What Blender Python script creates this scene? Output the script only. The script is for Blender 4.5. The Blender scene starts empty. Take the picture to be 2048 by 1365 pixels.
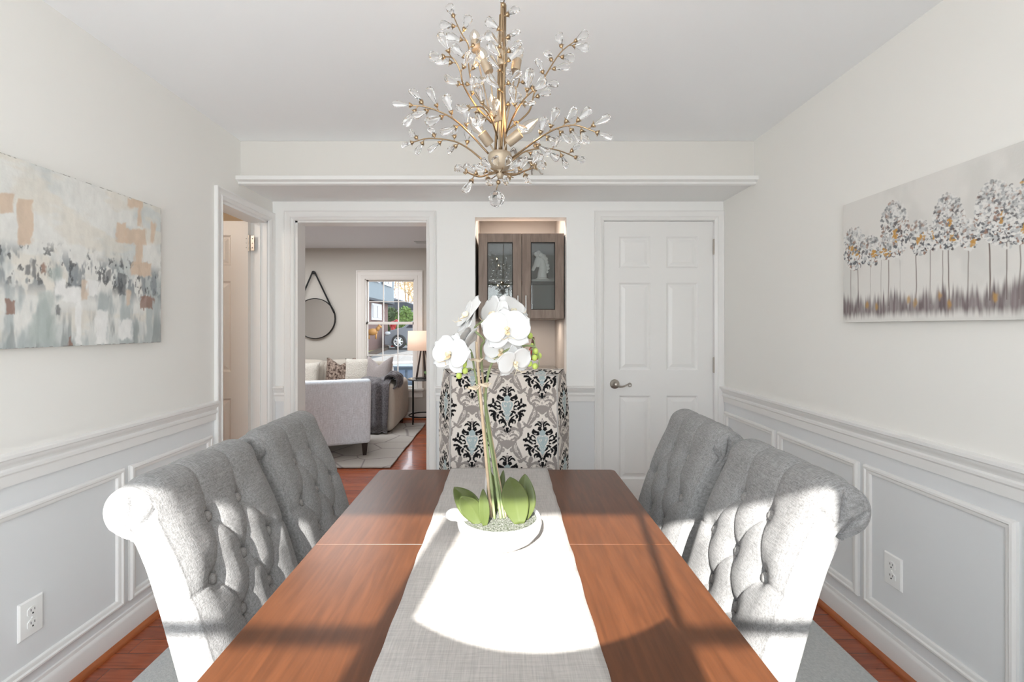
import bpy, bmesh, math, random
import numpy as np
from mathutils import Vector, Matrix, Euler
R = math.radians
sc = bpy.context.scene
col = sc.collection
rnd = random.Random(7)

# ------------------------------------------------------------------ camera
CX, CY, F, EYE = 1007.0, 655.0, 910.0, 1.31
cam = bpy.data.objects.new('camera', bpy.data.cameras.new('camera'))
col.objects.link(cam)
cam.location = (0, 0, EYE)
cam.rotation_euler = (R(90), 0, 0)
cam.data.sensor_width = 36
cam.data.lens = F / 2048 * 36
cam.data.shift_x = (1024 - CX) / 2048
cam.data.shift_y = -(682.5 - CY) / 2048
cam.data.clip_start = 0.05
cam.data.clip_end = 300
sc.camera = cam

# ------------------------------------------------------------------ world, sun, exposure
w = bpy.data.worlds.new('world')
sc.world = w
w.use_nodes = True
wn = w.node_tree.nodes
wl = w.node_tree.links
bg = wn['Background']
tc = wn.new('ShaderNodeTexCoord')
sep = wn.new('ShaderNodeSeparateXYZ')
ramp = wn.new('ShaderNodeValToRGB')
wl.new(tc.outputs['Generated'], sep.inputs[0])
wl.new(sep.outputs['Z'], ramp.inputs[0])
ramp.color_ramp.elements[0].position = 0.0
ramp.color_ramp.elements[0].color = (.97, .985, 1.0, 1)
ramp.color_ramp.elements[1].position = 0.6
ramp.color_ramp.elements[1].color = (0.74, 0.86, 1.0, 1)
wl.new(ramp.outputs[0], bg.inputs[0])
WORLD = 3.9
bg.inputs[1].default_value = WORLD

SUN_DIR = Vector((0.15, 1.0, -0.58)).normalized()      # the way the light travels
sun = bpy.data.objects.new('sun', bpy.data.lights.new('sun', 'SUN'))
col.objects.link(sun)
sun.rotation_euler = SUN_DIR.to_track_quat('-Z', 'Y').to_euler()
sun.location = (0, -8, 8)
sun.data.energy = 16.5
sun.data.angle = R(0.6)
sun.data.color = (1.0, 0.955, 0.90)

def area_light(name, loc, rot, sx, sy, power, color=(1, 1, 1)):
    l = bpy.data.lights.new(name, 'AREA')
    l.shape = 'RECTANGLE'; l.size = sx; l.size_y = sy; l.energy = power; l.color = color
    o = bpy.data.objects.new(name, l); col.objects.link(o)
    o.location = loc; o.rotation_euler = rot
    return o
def point_light(name, loc, power, color=(1, .8, .55), radius=.02):
    l = bpy.data.lights.new(name, 'POINT')
    l.energy = power; l.color = color; l.shadow_soft_size = radius
    o = bpy.data.objects.new(name, l); col.objects.link(o); o.location = loc
    return o
# added fill lamps: inside the dining window, below the living ceiling, in the side hall
area_light('dining_fill', (-.405, -0.66, 1.40), (R(106), 0, 0), 1.72, 1.2, 33, (.93, .97, 1))
area_light('living_fill', (-2.6, 4.9, 2.40), (0, 0, 0), 2.6, 1.6, 60, (.93, .97, 1))
point_light('hall_fill', (-2.5, 2.0, 2.2), 15, (1, .93, .85), .08)

sc.view_settings.view_transform = 'Standard'
sc.view_settings.look = 'None'
sc.view_settings.gamma = 1.0
sc.view_settings.exposure = 0.24
sc.view_settings.use_curve_mapping = False
sc.cycles.use_denoising = True
sc.cycles.max_bounces = 14
sc.cycles.diffuse_bounces = 8
sc.cycles.glossy_bounces = 6
sc.cycles.transmission_bounces = 10
sc.cycles.transparent_max_bounces = 16
sc.cycles.sample_clamp_indirect = 6.0
sc.cycles.caustics_refractive = True
sc.cycles.blur_glossy = 1.0

# ------------------------------------------------------------------ helpers
def P(px, py, Y):
    s = F / Y
    return Vector(((px - CX) / s, Y, EYE + (CY - py) / s))

class MB:
    def __init__(s):
        s.v = []; s.f = []; s.c = None
    def add(s, vs, fs):
        o = len(s.v)
        s.v += [tuple(p) for p in vs]
        s.f += [tuple(i + o for i in f) for f in fs]
        return o
    def box(s, x0, x1, y0, y1, z0, z1, M=None):
        vs = [Vector((x, y, z)) for x in (x0, x1) for y in (y0, y1) for z in (z0, z1)]
        if M is not None: vs = [M @ p for p in vs]
        s.add(vs, [(0, 1, 3, 2), (4, 6, 7, 5), (0, 4, 5, 1), (2, 3, 7, 6), (0, 2, 6, 4), (1, 5, 7, 3)])
    def rbox(s, c, size, r, M=None, n=4, puff=0.0, fn=None):
        hx, hy, hz = (d / 2 for d in size)
        r = min(r, hx, hy, hz)
        N = n * 2 + 2
        def ticks(h):
            t = [(-(h - r), -math.tan(math.pi / 4 * (1 - i / n))) for i in range(n + 1)]
            a = [(-(h - r), -math.tan(math.pi / 4 * (n - i) / n)) for i in range(n)]
            m = 6
            mid = [(-(h - r) + 2 * (h - r) * i / m, 0) for i in range(m + 1)]
            b = [((h - r), math.tan(math.pi / 4 * (i + 1) / n)) for i in range(n)]
            return a + mid + b
        key = {}
        H = (hx, hy, hz); T = [ticks(h) for h in H]
        def vert(ax, sg, i, j):
            a1, a2 = [(1, 2), (0, 2), (0, 1)][ax]
            c1, d1 = T[a1][i]; c2, d2 = T[a2][j]
            b = [0, 0, 0]; d = [0, 0, 0]
            b[ax] = sg * (H[ax] - r); d[ax] = sg
            b[a1] = c1; d[a1] = d1; b[a2] = c2; d[a2] = d2
            dv = Vector(d).normalized() * r
            p = Vector(b) + dv
            if puff:
                q = [p[k] / H[k] for k in range(3)]
                for k in range(3):
                    o1, o2 = [(1, 2), (0, 2), (0, 1)][k]
                    p[k] += (q[k]) * puff * max(0, 1 - q[o1] ** 2) * max(0, 1 - q[o2] ** 2)
            k_ = tuple(round(t, 6) for t in p)
            if k_ not in key:
                key[k_] = len(key)
                vs.append(p)
            return key[k_]
        vs = []; fs = []
        for ax in range(3):
            a1, a2 = [(1, 2), (0, 2), (0, 1)][ax]
            for sg in (-1, 1):
                for i in range(len(T[a1]) - 1):
                    for j in range(len(T[a2]) - 1):
                        q = [vert(ax, sg, i, j), vert(ax, sg, i + 1, j), vert(ax, sg, i + 1, j + 1), vert(ax, sg, i, j + 1)]
                        q2 = []
                        for t in q:
                            if t not in q2: q2.append(t)
                        if len(q2) > 2:
                            fl = (sg > 0) == (ax != 1)
                            fs.append(tuple(q2 if fl else q2[::-1]))
        if fn: vs = [fn(p) for p in vs]
        vs = [p + Vector(c) for p in vs] if M is None else [M @ p + Vector(c) for p in vs]
        s.add(vs, fs)
    def tube(s, pts, rad, n=8, cap=True, flat=None):
        pts = [Vector(p) for p in pts]
        m = len(pts)
        if not hasattr(rad, '__len__'): rad = [rad] * m
        up = None; vs = []
        for i, p in enumerate(pts):
            t = (pts[min(i + 1, m - 1)] - pts[max(i - 1, 0)])
            if t.length < 1e-9: t = Vector((0, 0, 1))
            t.normalize()
            if up is None:
                up = Vector((0, 0, 1)) if abs(t.z) < .9 else Vector((1, 0, 0))
            a = (up - t * up.dot(t))
            if a.length < 1e-6: a = t.orthogonal()
            a.normalize(); b = t.cross(a); up = a
            for k in range(n):
                th = 2 * math.pi * k / n
                vs.append(p + (a * math.cos(th) + b * math.sin(th) * (flat or 1)) * rad[i])
        fs = [(i * n + k, i * n + (k + 1) % n, (i + 1) * n + (k + 1) % n, (i + 1) * n + k) for i in range(m - 1) for k in range(n)]
        if cap:
            fs.append(tuple(range(n))[::-1]); fs.append(tuple((m - 1) * n + k for k in range(n)))
        s.add(vs, fs)
    def lathe(s, prof, c=(0, 0, 0), n=24, M=None, ex=1.0, ey=1.0, cap=True):
        m = len(prof); vs = []
        for r_, z_ in prof:
            for k in range(n):
                th = 2 * math.pi * k / n
                p = Vector((r_ * math.cos(th) * ex, r_ * math.sin(th) * ey, z_))
                if M is not None: p = M @ p
                vs.append(p + Vector(c))
        fs = [(i * n + k, i * n + (k + 1) % n, (i + 1) * n + (k + 1) % n, (i + 1) * n + k) for i in range(m - 1) for k in range(n)]
        if cap and prof[0][0] > 2e-4: fs.append(tuple(range(n))[::-1])
        if cap and prof[-1][0] > 2e-4: fs.append(tuple((m - 1) * n + k for k in range(n)))
        s.add(vs, fs)
    def ball(s, c, r, n=10, sc3=(1, 1, 1), M=None):
        prof = [(max(1e-7, math.sin(math.pi * i / n)) , -math.cos(math.pi * i / n)) for i in range(n + 1)]
        MM = Matrix.Diagonal((r * sc3[0], r * sc3[1], r * sc3[2]))
        if M is not None: MM = M @ MM
        s.lathe(prof, c, n=max(8, n + 2), M=MM)
    def prism(s, poly, d0, d1, fn):
        n = len(poly)
        vs = [fn(a, b, d0) for a, b in poly] + [fn(a, b, d1) for a, b in poly]
        fs = [tuple(range(n))[::-1], tuple(range(n, 2 * n))] + [(i, (i + 1) % n, n + (i + 1) % n, n + i) for i in range(n)]
        s.add(vs, fs)
    def grid(s, fn, nu, nv, closed=False):
        vs = [fn(i / nu, j / nv) for j in range(nv + 1) for i in range(nu + 1)]
        s.add(vs, [(j * (nu + 1) + i, j * (nu + 1) + i + 1, (j + 1) * (nu + 1) + i + 1, (j + 1) * (nu + 1) + i) for j in range(nv) for i in range(nu)])
    def ring(s, o, ux, uz, n, w_, h_, prof, cap=True, open_bottom=False):
        """concentric rectangle on a plane: prof = [(inset, height)], first one outermost"""
        o, ux, uz, n = Vector(o), Vector(ux), Vector(uz), Vector(n)
        vs = []
        for ins, ht in prof:
            zb = 0 if open_bottom else ins
            for a, b in ((ins, zb), (w_ - ins, zb), (w_ - ins, h_ - ins), (ins, h_ - ins)):
                vs.append(o + ux * a + uz * b + n * ht)
        fs = []
        for i in range(len(prof) - 1):
            for k in range(4):
                if open_bottom and k == 0: continue
                fs.append((i * 4 + k, i * 4 + (k + 1) % 4, (i + 1) * 4 + (k + 1) % 4, (i + 1) * 4 + k))
        if cap: fs.append(tuple((len(prof) - 1) * 4 + k for k in range(4)))
        s.add(vs, fs)
    def sweep(s, p0, p1, prof, out, up=(0, 0, 1)):
        p0, p1, out, up = Vector(p0), Vector(p1), Vector(out), Vector(up)
        n = len(prof)
        vs = [p + out * a + up * b for p in (p0, p1) for a, b in prof]
        s.add(vs, [(i, (i + 1) % n, n + (i + 1) % n, n + i) for i in range(n)] + [tuple(range(n))[::-1], tuple(range(n, 2 * n))])

def kids_loc(parent):
    l = Vector((0, 0, 0)); p = parent
    while p is not None:
        l += p.location; p = p.parent
    return l

def build(name, mb, mat, parent=None, smooth=False, bevel=0, loc=None, auto=None, local=False, kind=None, remesh=None, subsurf=0, solid=0):
    me = bpy.data.meshes.new(name)
    org = kids_loc(parent) if parent is not None else (Vector(loc) if loc is not None else Vector((0, 0, 0)))
    if local: org = Vector((0, 0, 0))
    me.from_pydata([tuple(Vector(p) - org) for p in mb.v], [], mb.f)
    bm = bmesh.new(); bm.from_mesh(me)
    bmesh.ops.remove_doubles(bm, verts=bm.verts, dist=1e-6) if mb.c is None else None
    bmesh.ops.recalc_face_normals(bm, faces=bm.faces)
    bm.to_mesh(me); bm.free()
    if smooth or auto:
        for p in me.polygons: p.use_smooth = True
    if mb.c is not None:
        ca = me.color_attributes.new('paint', 'FLOAT_COLOR', 'POINT')
        a = np.ones((len(me.vertices), 4), dtype=np.float32); a[:, :3] = mb.c
        ca.data.foreach_set('color', a.ravel())
    me.materials.append(mat)
    o = bpy.data.objects.new(name, me); col.objects.link(o)
    if parent is not None: o.parent = parent
    elif loc is not None and not local: o.location = loc
    if auto:
        try: me.set_sharp_from_angle(angle=R(auto))
        except Exception: pass
    if bevel:
        b = o.modifiers.new('bevel', 'BEVEL'); b.width = bevel; b.segments = 2; b.limit_method = 'ANGLE'; b.angle_limit = R(40)
        b.harden_normals = False
    if solid:
        m_ = o.modifiers.new('solid', 'SOLIDIFY'); m_.thickness = solid; m_.offset = 0
    if remesh:
        m_ = o.modifiers.new('remesh', 'REMESH'); m_.mode = 'VOXEL'; m_.voxel_size = remesh; m_.use_smooth_shade = True
        k = o.modifiers.new('smooth', 'SMOOTH'); k.factor = .5; k.iterations = 4
    if subsurf:
        m_ = o.modifiers.new('sub', 'SUBSURF'); m_.levels = subsurf; m_.render_levels = subsurf
    if kind: o['kind'] = kind
    return o

def empty(name, loc, label, cat, group=None, rz=0):
    o = bpy.data.objects.new(name, None); col.objects.link(o)
    o.location = loc; o.rotation_euler = (0, 0, rz); o.empty_display_size = .05
    tag(o, label, cat, group)
    return o
def tag(o, label, cat, group=None):
    o['label'] = label; o['category'] = cat
    if group: o['group'] = group
    return o
def struct(name, mb, mat, parent=None, **k):
    return build(name, mb, mat, parent, kind=None if parent else 'structure', **k)
def sempty(name, loc):
    o = bpy.data.objects.new(name, None); col.objects.link(o); o.location = loc; o['kind'] = 'structure'
    o.empty_display_size = .05
    return o

# ------------------------------------------------------------------ materials
def mat(name, color, rough=.5, metal=0, spec=.5, bump=None, var=None, trans=0, coat=0, sheen=0, ior=1.45, emis=None, sss=0, attr=False, weave=None, alpha=1):
    """bump=(scale, strength, distance) noise; var=(scale, amount, color2); weave=(scale, strength, contrast)"""
    m = bpy.data.materials.new(name); m.use_nodes = True
    N = m.node_tree.nodes; L = m.node_tree.links
    b = N['Principled BSDF']
    def setv(k, v):
        if k in b.inputs: b.inputs[k].default_value = v
    setv('Base Color', (*color, 1)); setv('Roughness', rough); setv('Metallic', metal)
    setv('Specular IOR Level', spec); setv('Transmission Weight', trans); setv('IOR', ior)
    setv('Coat Weight', coat); setv('Sheen Weight', sheen); setv('Alpha', alpha)
    if emis: setv('Emission Color', (*emis[0], 1)); setv('Emission Strength', emis[1])
    tc_ = None
    def coords():
        nonlocal tc_
        if tc_ is None: tc_ = N.new('ShaderNodeTexCoord')
        return tc_.outputs['Object']
    cur = None
    if attr:
        a = N.new('ShaderNodeAttribute'); a.attribute_name = 'paint'
        cur = a.outputs['Color']; L.new(cur, b.inputs['Base Color'])
    hgt = None
    if var:
        n = N.new('ShaderNodeTexNoise'); n.inputs['Scale'].default_value = var[0]; n.inputs['Detail'].default_value = 5
        L.new(coords(), n.inputs['Vector'])
        mx = N.new('ShaderNodeMix'); mx.data_type = 'RGBA'
        mr = N.new('ShaderNodeMapRange'); mr.inputs[1].default_value = .35; mr.inputs[2].default_value = .65
        mr.inputs[3].default_value = 0; mr.inputs[4].default_value = var[1]
        L.new(n.outputs['Fac'], mr.inputs[0]); L.new(mr.outputs[0], mx.inputs[0])
        if cur: L.new(cur, mx.inputs[6])
        else: mx.inputs[6].default_value = (*color, 1)
        mx.inputs[7].default_value = (*var[2], 1)
        cur = mx.outputs[2]; L.new(cur, b.inputs['Base Color'])
    if weave:
        # threads in two directions across the cloth
        g = N.new('ShaderNodeTexNoise'); g2 = N.new('ShaderNodeTexNoise'); g3 = N.new('ShaderNodeTexNoise')
        outs = []
        for nd, scl in ((g, weave[3] if len(weave) > 3 else (1, .06, 1)), (g2, weave[4] if len(weave) > 4 else (1, 1, .06))):
            mp = N.new('ShaderNodeMapping'); mp.inputs['Scale'].default_value = scl
            L.new(coords(), mp.inputs[0]); L.new(mp.outputs[0], nd.inputs['Vector'])
            nd.inputs['Scale'].default_value = weave[0]; nd.inputs['Detail'].default_value = 2
            outs.append(nd.outputs['Fac'])
        ad = N.new('ShaderNodeMath'); ad.operation = 'ADD'; L.new(outs[0], ad.inputs[0]); L.new(outs[1], ad.inputs[1])
        hgt = ad.outputs[0]
        mr = N.new('ShaderNodeMapRange'); mr.inputs[1].default_value = .72; mr.inputs[2].default_value = 1.25
        mr.inputs[3].default_value = 1 - weave[2]; mr.inputs[4].default_value = 1 + weave[2] * .5
        L.new(hgt, mr.inputs[0])
        vm = N.new('ShaderNodeVectorMath'); vm.operation = 'SCALE'
        if cur: L.new(cur, vm.inputs[0])
        else: vm.inputs[0].default_value = color
        L.new(mr.outputs[0], vm.inputs['Scale']); L.new(vm.outputs[0], b.inputs['Base Color'])
        bp = N.new('ShaderNodeBump'); bp.inputs['Strength'].default_value = weave[1]; bp.inputs['Distance'].default_value = .0012
        L.new(hgt, bp.inputs['Height']); L.new(bp.outputs[0], b.inputs['Normal'])
    if bump:
        n = N.new('ShaderNodeTexNoise'); n.inputs['Scale'].default_value = bump[0]; n.inputs['Detail'].default_value = 4
        L.new(coords(), n.inputs['Vector'])
        bp = N.new('ShaderNodeBump'); bp.inputs['Strength'].default_value = bump[1]; bp.inputs['Distance'].default_value = bump[2]
        L.new(n.outputs['Fac'], bp.inputs['Height']); L.new(bp.outputs[0], b.inputs['Normal'])
    return m

def plank_mat(name, c1, c2, cm, rough, wx=1.1, wy=.083):
    m = mat(name, c1, rough, coat=.25)
    N = m.node_tree.nodes; L = m.node_tree.links; b = N['Principled BSDF']
    t = N.new('ShaderNodeTexCoord')
    br = N.new('ShaderNodeTexBrick'); br.offset = .37
    br.inputs['Color1'].default_value = (*c1, 1); br.inputs['Color2'].default_value = (*c2, 1); br.inputs['Mortar'].default_value = (*cm, 1)
    br.inputs['Scale'].default_value = 1; br.inputs['Mortar Size'].default_value = .0012
    br.inputs['Brick Width'].default_value = wx; br.inputs['Row Height'].default_value = wy
    L.new(t.outputs['Object'], br.inputs['Vector'])
    mp = N.new('ShaderNodeMapping'); mp.inputs['Scale'].default_value = (1.2, 16, 1)
    n = N.new('ShaderNodeTexNoise'); n.inputs['Scale'].default_value = 6; n.inputs['Detail'].default_value = 6; n.inputs['Distortion'].default_value = .6
    L.new(t.outputs['Object'], mp.inputs[0]); L.new(mp.outputs[0], n.inputs['Vector'])
    mr = N.new('ShaderNodeMapRange'); mr.inputs[1].default_value = .3; mr.inputs[2].default_value = .7; mr.inputs[3].default_value = .72; mr.inputs[4].default_value = 1.2
    L.new(n.outputs['Fac'], mr.inputs[0])
    vm = N.new('ShaderNodeVectorMath'); vm.operation = 'SCALE'
    L.new(br.outputs['Color'], vm.inputs[0]); L.new(mr.outputs[0], vm.inputs['Scale']); L.new(vm.outputs[0], b.inputs['Base Color'])
    return m

def grain_mat(name, c1, c2, rough, scale=(1, 14, 14), nscale=5, coat=0, bump=.15):
    m = mat(name, c1, rough, coat=coat)
    N = m.node_tree.nodes; L = m.node_tree.links; b = N['Principled BSDF']
    t = N.new('ShaderNodeTexCoord')
    mp = N.new('ShaderNodeMapping'); mp.inputs['Scale'].default_value = scale
    n = N.new('ShaderNodeTexNoise'); n.inputs['Scale'].default_value = nscale; n.inputs['Detail'].default_value = 7; n.inputs['Distortion'].default_value = .4
    L.new(t.outputs['Object'], mp.inputs[0]); L.new(mp.outputs[0], n.inputs['Vector'])
    r = N.new('ShaderNodeValToRGB'); r.color_ramp.elements[0].position = .35; r.color_ramp.elements[1].position = .68
    r.color_ramp.elements[0].color = (*c1, 1); r.color_ramp.elements[1].color = (*c2, 1)
    L.new(n.outputs['Fac'], r.inputs[0]); L.new(r.outputs[0], b.inputs['Base Color'])
    bp = N.new('ShaderNodeBump'); bp.inputs['Strength'].default_value = bump; bp.inputs['Distance'].default_value = .001
    L.new(n.outputs['Fac'], bp.inputs['Height']); L.new(bp.outputs[0], b.inputs['Normal'])
    return m

def thin_glass(name, tint=(.97, .98, .98), rough=0.0, base=.04, k=.8):
    m = bpy.data.materials.new(name); m.use_nodes = True
    N = m.node_tree.nodes; L = m.node_tree.links; N.clear()
    o = N.new('ShaderNodeOutputMaterial'); mx = N.new('ShaderNodeMixShader')
    t = N.new('ShaderNodeBsdfTransparent'); g = N.new('ShaderNodeBsdfGlossy'); f = N.new('ShaderNodeLayerWeight')
    p = N.new('ShaderNodeMath'); p.operation = 'POWER'; p.inputs[1].default_value = 4
    q = N.new('ShaderNodeMath'); q.operation = 'MULTIPLY_ADD'; q.inputs[1].default_value = k; q.inputs[2].default_value = base
    f.inputs['Blend'].default_value = .5
    t.inputs[0].default_value = (*tint, 1); g.inputs['Roughness'].default_value = rough
    L.new(f.outputs['Facing'], p.inputs[0]); L.new(p.outputs[0], q.inputs[0])
    L.new(q.outputs[0], mx.inputs[0]); L.new(t.outputs[0], mx.inputs[1]); L.new(g.outputs[0], mx.inputs[2]); L.new(mx.outputs[0], o.inputs[0])
    return m

M = {}
M['wall_white'] = mat('wall_paint_white', (.90, .90, .89), .6)
M['wall'] = mat('wall_paint_warm', (.845, .835, .805), .65, bump=(180, .04, .001))
M['wall_low'] = mat('wainscot_paint', (.77, .785, .80), .55, bump=(180, .03, .001))
M['trim'] = mat('white_trim_paint', (.84, .835, .825), .32)
M['ceil'] = mat('ceiling_paint', (.89, .90, .915), .8)
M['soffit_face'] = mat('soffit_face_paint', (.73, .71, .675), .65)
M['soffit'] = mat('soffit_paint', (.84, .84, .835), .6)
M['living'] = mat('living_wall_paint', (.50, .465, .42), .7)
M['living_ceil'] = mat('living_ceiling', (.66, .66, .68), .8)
M['hall'] = mat('hall_wall_ochre', (.46, .36, .25), .7)
M['floor'] = plank_mat('cherry_floor', (.36, .085, .028), (.27, .058, .02), (.08, .015, .008), .20)
M['shoe'] = grain_mat('cherry_shoe', (.36, .10, .03), (.48, .15, .05), .3, (1, 1, 8))
M['darkwood'] = grain_mat('table_espresso', (.088, .030, .011), (.130, .045, .017), .30, (16, 1.2, 1), 6, coat=.0, bump=.12)
M['leg'] = mat('chair_leg_wood', (.03, .018, .014), .35)
M['fabric'] = mat('grey_linen_upholstery', (.288, .286, .286), .9, sheen=.1, weave=(460, .45, .34, (1, .10, 1), (.10, 1, .3)), spec=.15)
M['button'] = mat('grey_button_cloth', (.36, .355, .35), .9, weave=(420, .35, .25), spec=.15)
M['linen'] = mat('linen_runner', (.46, .435, .415), .9, weave=(380, .3, .16, (1, .05, 1), (.05, 1, 1)), spec=.15)
M['rug'] = mat('grey_rug', (.60, .61, .60), .95, bump=(160, .6, .006), var=(90, .55, (.42, .44, .44)), spec=.1)
M['nickel'] = mat('aged_nickel', (.44, .40, .36), .28, 1)
M['steel'] = mat('brushed_steel', (.66, .66, .65), .28, 1)
M['gold'] = mat('champagne_gilt', (.40, .29, .18), .38, 1, bump=(300, .2, .001))
M['sleeve'] = mat('champagne_sleeve', (.44, .36, .27), .5, .5, bump=(300, .3, .001))
M['crystal'] = mat('clear_crystal', (.98, .98, .98), 0.0, trans=1, ior=1.52)
M['bulb_glass'] = thin_glass('bulb_glass', (1, .97, .92), 0.0, .10, .8)
M['filament'] = mat('filament', (1, .7, .4), .5, emis=((1, .62, .28), 260))
M['pane'] = thin_glass('window_pane')
M['cabglass'] = thin_glass('cabinet_glass', (.90, .92, .92), 0.0, .07, .8)
M['black'] = mat('black_metal', (.012, .012, .012), .4, .6)
M['mirror'] = mat('mirror_glass', (.80, .80, .80), .03, 1)
M['ceramic'] = mat('white_ceramic', (.86, .86, .85), .12, coat=.4)
M['plaster'] = mat('white_plaster', (.90, .89, .86), .55, bump=(60, .1, .002))
M['cabwood'] = grain_mat('stained_maple', (.20, .145, .115), (.28, .215, .175), .45, (9, 9, 1.4), 4, bump=.05)
M['cabin'] = mat('cabinet_inside', (.30, .30, .29), .6)
M['granite'] = mat('granite', (.035, .032, .032), .15, var=(140, .9, (.42, .40, .38)))
M['bark_soil'] = mat('mossy_soil', (.10, .12, .075), .95, bump=(260, 1, .01), var=(260, .9, (.34, .34, .32)))
M['leaf'] = mat('orchid_leaf', (.066, .090, .024), .42, var=(6, .6, (.12, .145, .045)))
M['stem'] = mat('orchid_stem', (.24, .31, .13), .5, var=(60, .5, (.34, .37, .22)))
M['cane'] = mat('bamboo_cane', (.60, .46, .32), .6, var=(50, .5, (.46, .34, .22)))
M['raffia'] = mat('raffia_tie', (.70, .60, .46), .8)
M['petal'] = mat('orchid_petal', (.70, .70, .695), .55, spec=.25)
M['lip'] = mat('orchid_lip', (.86, .82, .68), .5, var=(60, .5, (.80, .50, .12)))
M['bud'] = mat('orchid_bud', (.42, .54, .10), .45, var=(30, .5, (.56, .64, .20)))
M['plate'] = mat('white_plastic', (.88, .88, .87), .3)
M['slot'] = mat('outlet_slot', (.05, .05, .05), .6)
M['paint'] = mat('painted_canvas', (1, 1, 1), .6, attr=True, bump=(120, .25, .002))
M['edge'] = mat('canvas_edge', (.68, .67, .64), .7)
M['damask'] = mat('damask_cloth', (1, 1, 1), .85, attr=True, spec=.15, bump=(500, .1, .001))
M['piping'] = mat('damask_piping', (.48, .46, .44), .9)

# ------------------------------------------------------------------ the room
XL, XR, YB, YF, ZC = -1.593, 1.517, 3.14, -0.70, 2.44
TH = .11
CASE = [(0, 0), (0, .019), (.006, .021), (.012, .017), (.040, .015), (.046, .019), (.056, .014), (.062, .011), (.066, 0)]

mb = MB(); mb.box(-5.2, 2.6, -1.2, 6.62, -.12, 0); struct('floor', mb, M['floor'])
mb = MB(); mb.box(XL - .12, XR + .12, YF - .12, YB + TH, ZC, ZC + .1); struct('ceiling', mb, M['ceil'])
mb = MB(); mb.box(-5.2, -.40, YB + TH + .001, 6.62, ZC, ZC + .1); struct('ceiling_living', mb, M['living_ceil'])

ZR = .80       # below the chair rail the walls carry the cooler wainscot paint
def split_wall(name, boxes, m_='wall'):
    """boxes: list of (x0,x1,y0,y1,z0,z1); one wall object above the rail, its wainscot as a child"""
    up = MB(); lo = MB()
    for x0, x1, y0, y1, z0, z1 in boxes:
        if z1 > ZR: up.box(x0, x1, y0, y1, max(z0, ZR), z1)
        if z0 < ZR: lo.box(x0, x1, y0, y1, z0, min(z1, ZR))
    o = struct(name, up, M[m_])
    struct('wainscot', lo, M['wall_low'], o)
    return o
# left wall with the open door (Y 2.57 .. 3.07, 2.03 high)
DL0, DL1, DLH = 2.572, 3.078, 2.028
wl_ = split_wall('wall_left', [(XL - TH, XL, YF, DL0, 0, ZC), (XL - TH, XL, DL1, YB, 0, ZC), (XL - TH, XL, DL0, DL1, DLH, ZC)])
wr_ = split_wall('wall_right', [(XR, XR + TH, YF, YB + TH, 0, ZC)])
# back wall: passage, niche, door
PA0, PA1, PAH = -1.4366, -.531, 2.0455
NI0, NI1, NIH = -.1966, .4345, 2.069
D0, D1, DH = .692, 1.452, 2.046
wb_ = split_wall('wall_back', [(XL - TH, PA0, YB, YB + TH, 0, ZC), (PA0, PA1, YB, YB + TH, PAH, ZC), (PA1, NI0, YB, YB + TH, 0, ZC),
      (NI0, NI1, YB, YB + TH, NIH, ZC), (NI1, D0, YB, YB + TH, 0, ZC), (D0, D1, YB, YB + TH, DH, ZC), (D1, XR, YB, YB + TH, 0, ZC)], 'wall_white')
# niche shell behind the wall
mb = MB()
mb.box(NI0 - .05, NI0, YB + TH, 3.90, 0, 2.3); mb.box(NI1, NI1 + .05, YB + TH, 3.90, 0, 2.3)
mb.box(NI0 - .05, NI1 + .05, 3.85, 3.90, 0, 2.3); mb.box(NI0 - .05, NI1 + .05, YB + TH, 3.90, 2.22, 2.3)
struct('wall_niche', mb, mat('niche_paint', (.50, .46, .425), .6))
# front wall behind the viewer with its twin window
WX0, WX1, WH, WS = -1.29, .48, 2.007, .75
mb = MB()
mb.box(XL - TH, WX0, YF - .12, YF, 0, ZC); mb.box(WX1, XR + TH, YF - .12, YF, 0, ZC)
mb.box(WX0, WX1, YF - .12, YF, WH, ZC); mb.box(WX0, WX1, YF - .12, YF, 0, WS)
struct('wall_front', mb, M['wall'])
fr = MB(); yw = YF - .06
for x in (WX0 - .0, -.475, WX1 - .03): fr.box(x, x + (.062 if x == -.475 else .03), yw - .02, yw + .02, WS, WH)
fr.box(WX0, WX1, yw - .02, yw + .02, WS, WS + .04)
for x in (.085,): fr.box(x - .009, x + .009, yw - .01, yw + .01, WS, WH)
z_m = 1.671
fr.box(WX0, -.475, yw - .012, yw + .012, z_m - .010, z_m + .010); fr.box(.085, WX1, yw - .012, yw + .012, z_m - .010, z_m + .010)
fr.box(WX0, WX1, yw - .018, yw + .018, z_m - .35, z_m - .31)
w2 = sempty('window_2', (0, YF - .06, WS))
struct('window_frame', fr, M['trim'], w2)
gl = MB(); gl.box(WX0, WX1, yw - .003, yw + .003, WS, WH); struct('pane', gl, M['pane'], w2)

# living room shell
LX0, LX1, LY = -5.0, -.42, 6.50
mb = MB(); mb.box(LX0 - .12, LX0, YB, LY, 0, ZC); struct('wall_living_left', mb, M['living'])
mb = MB(); mb.box(LX1, LX1 + .10, YB + TH, LY, 0, ZC); struct('wall_living_right', mb, M['living'])
mb = MB(); mb.box(LX0, XL - TH - .001, YB + .03, YB + TH, 0, ZC); struct('wall_living_front', mb, M['living'])
VX0, VX1, VZ0, VZ1 = -1.95 - .03, -1.303 + .03, .44, 2.0       # visible window
UX0, UX1 = -4.5, -3.6                                          # its twin further left
mb = MB()
for a, b_ in ((LX0, UX0), (UX1, VX0), (VX1, LX1 + .1)): mb.box(a, b_, LY, LY + .12, 0, ZC)
for a, b_ in ((UX0, UX1), (VX0, VX1)):
    mb.box(a, b_, LY, LY + .12, 0, VZ0); mb.box(a, b_, LY, LY + .12, VZ1, ZC)
struct('wall_living_back', mb, M['living'])

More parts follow.
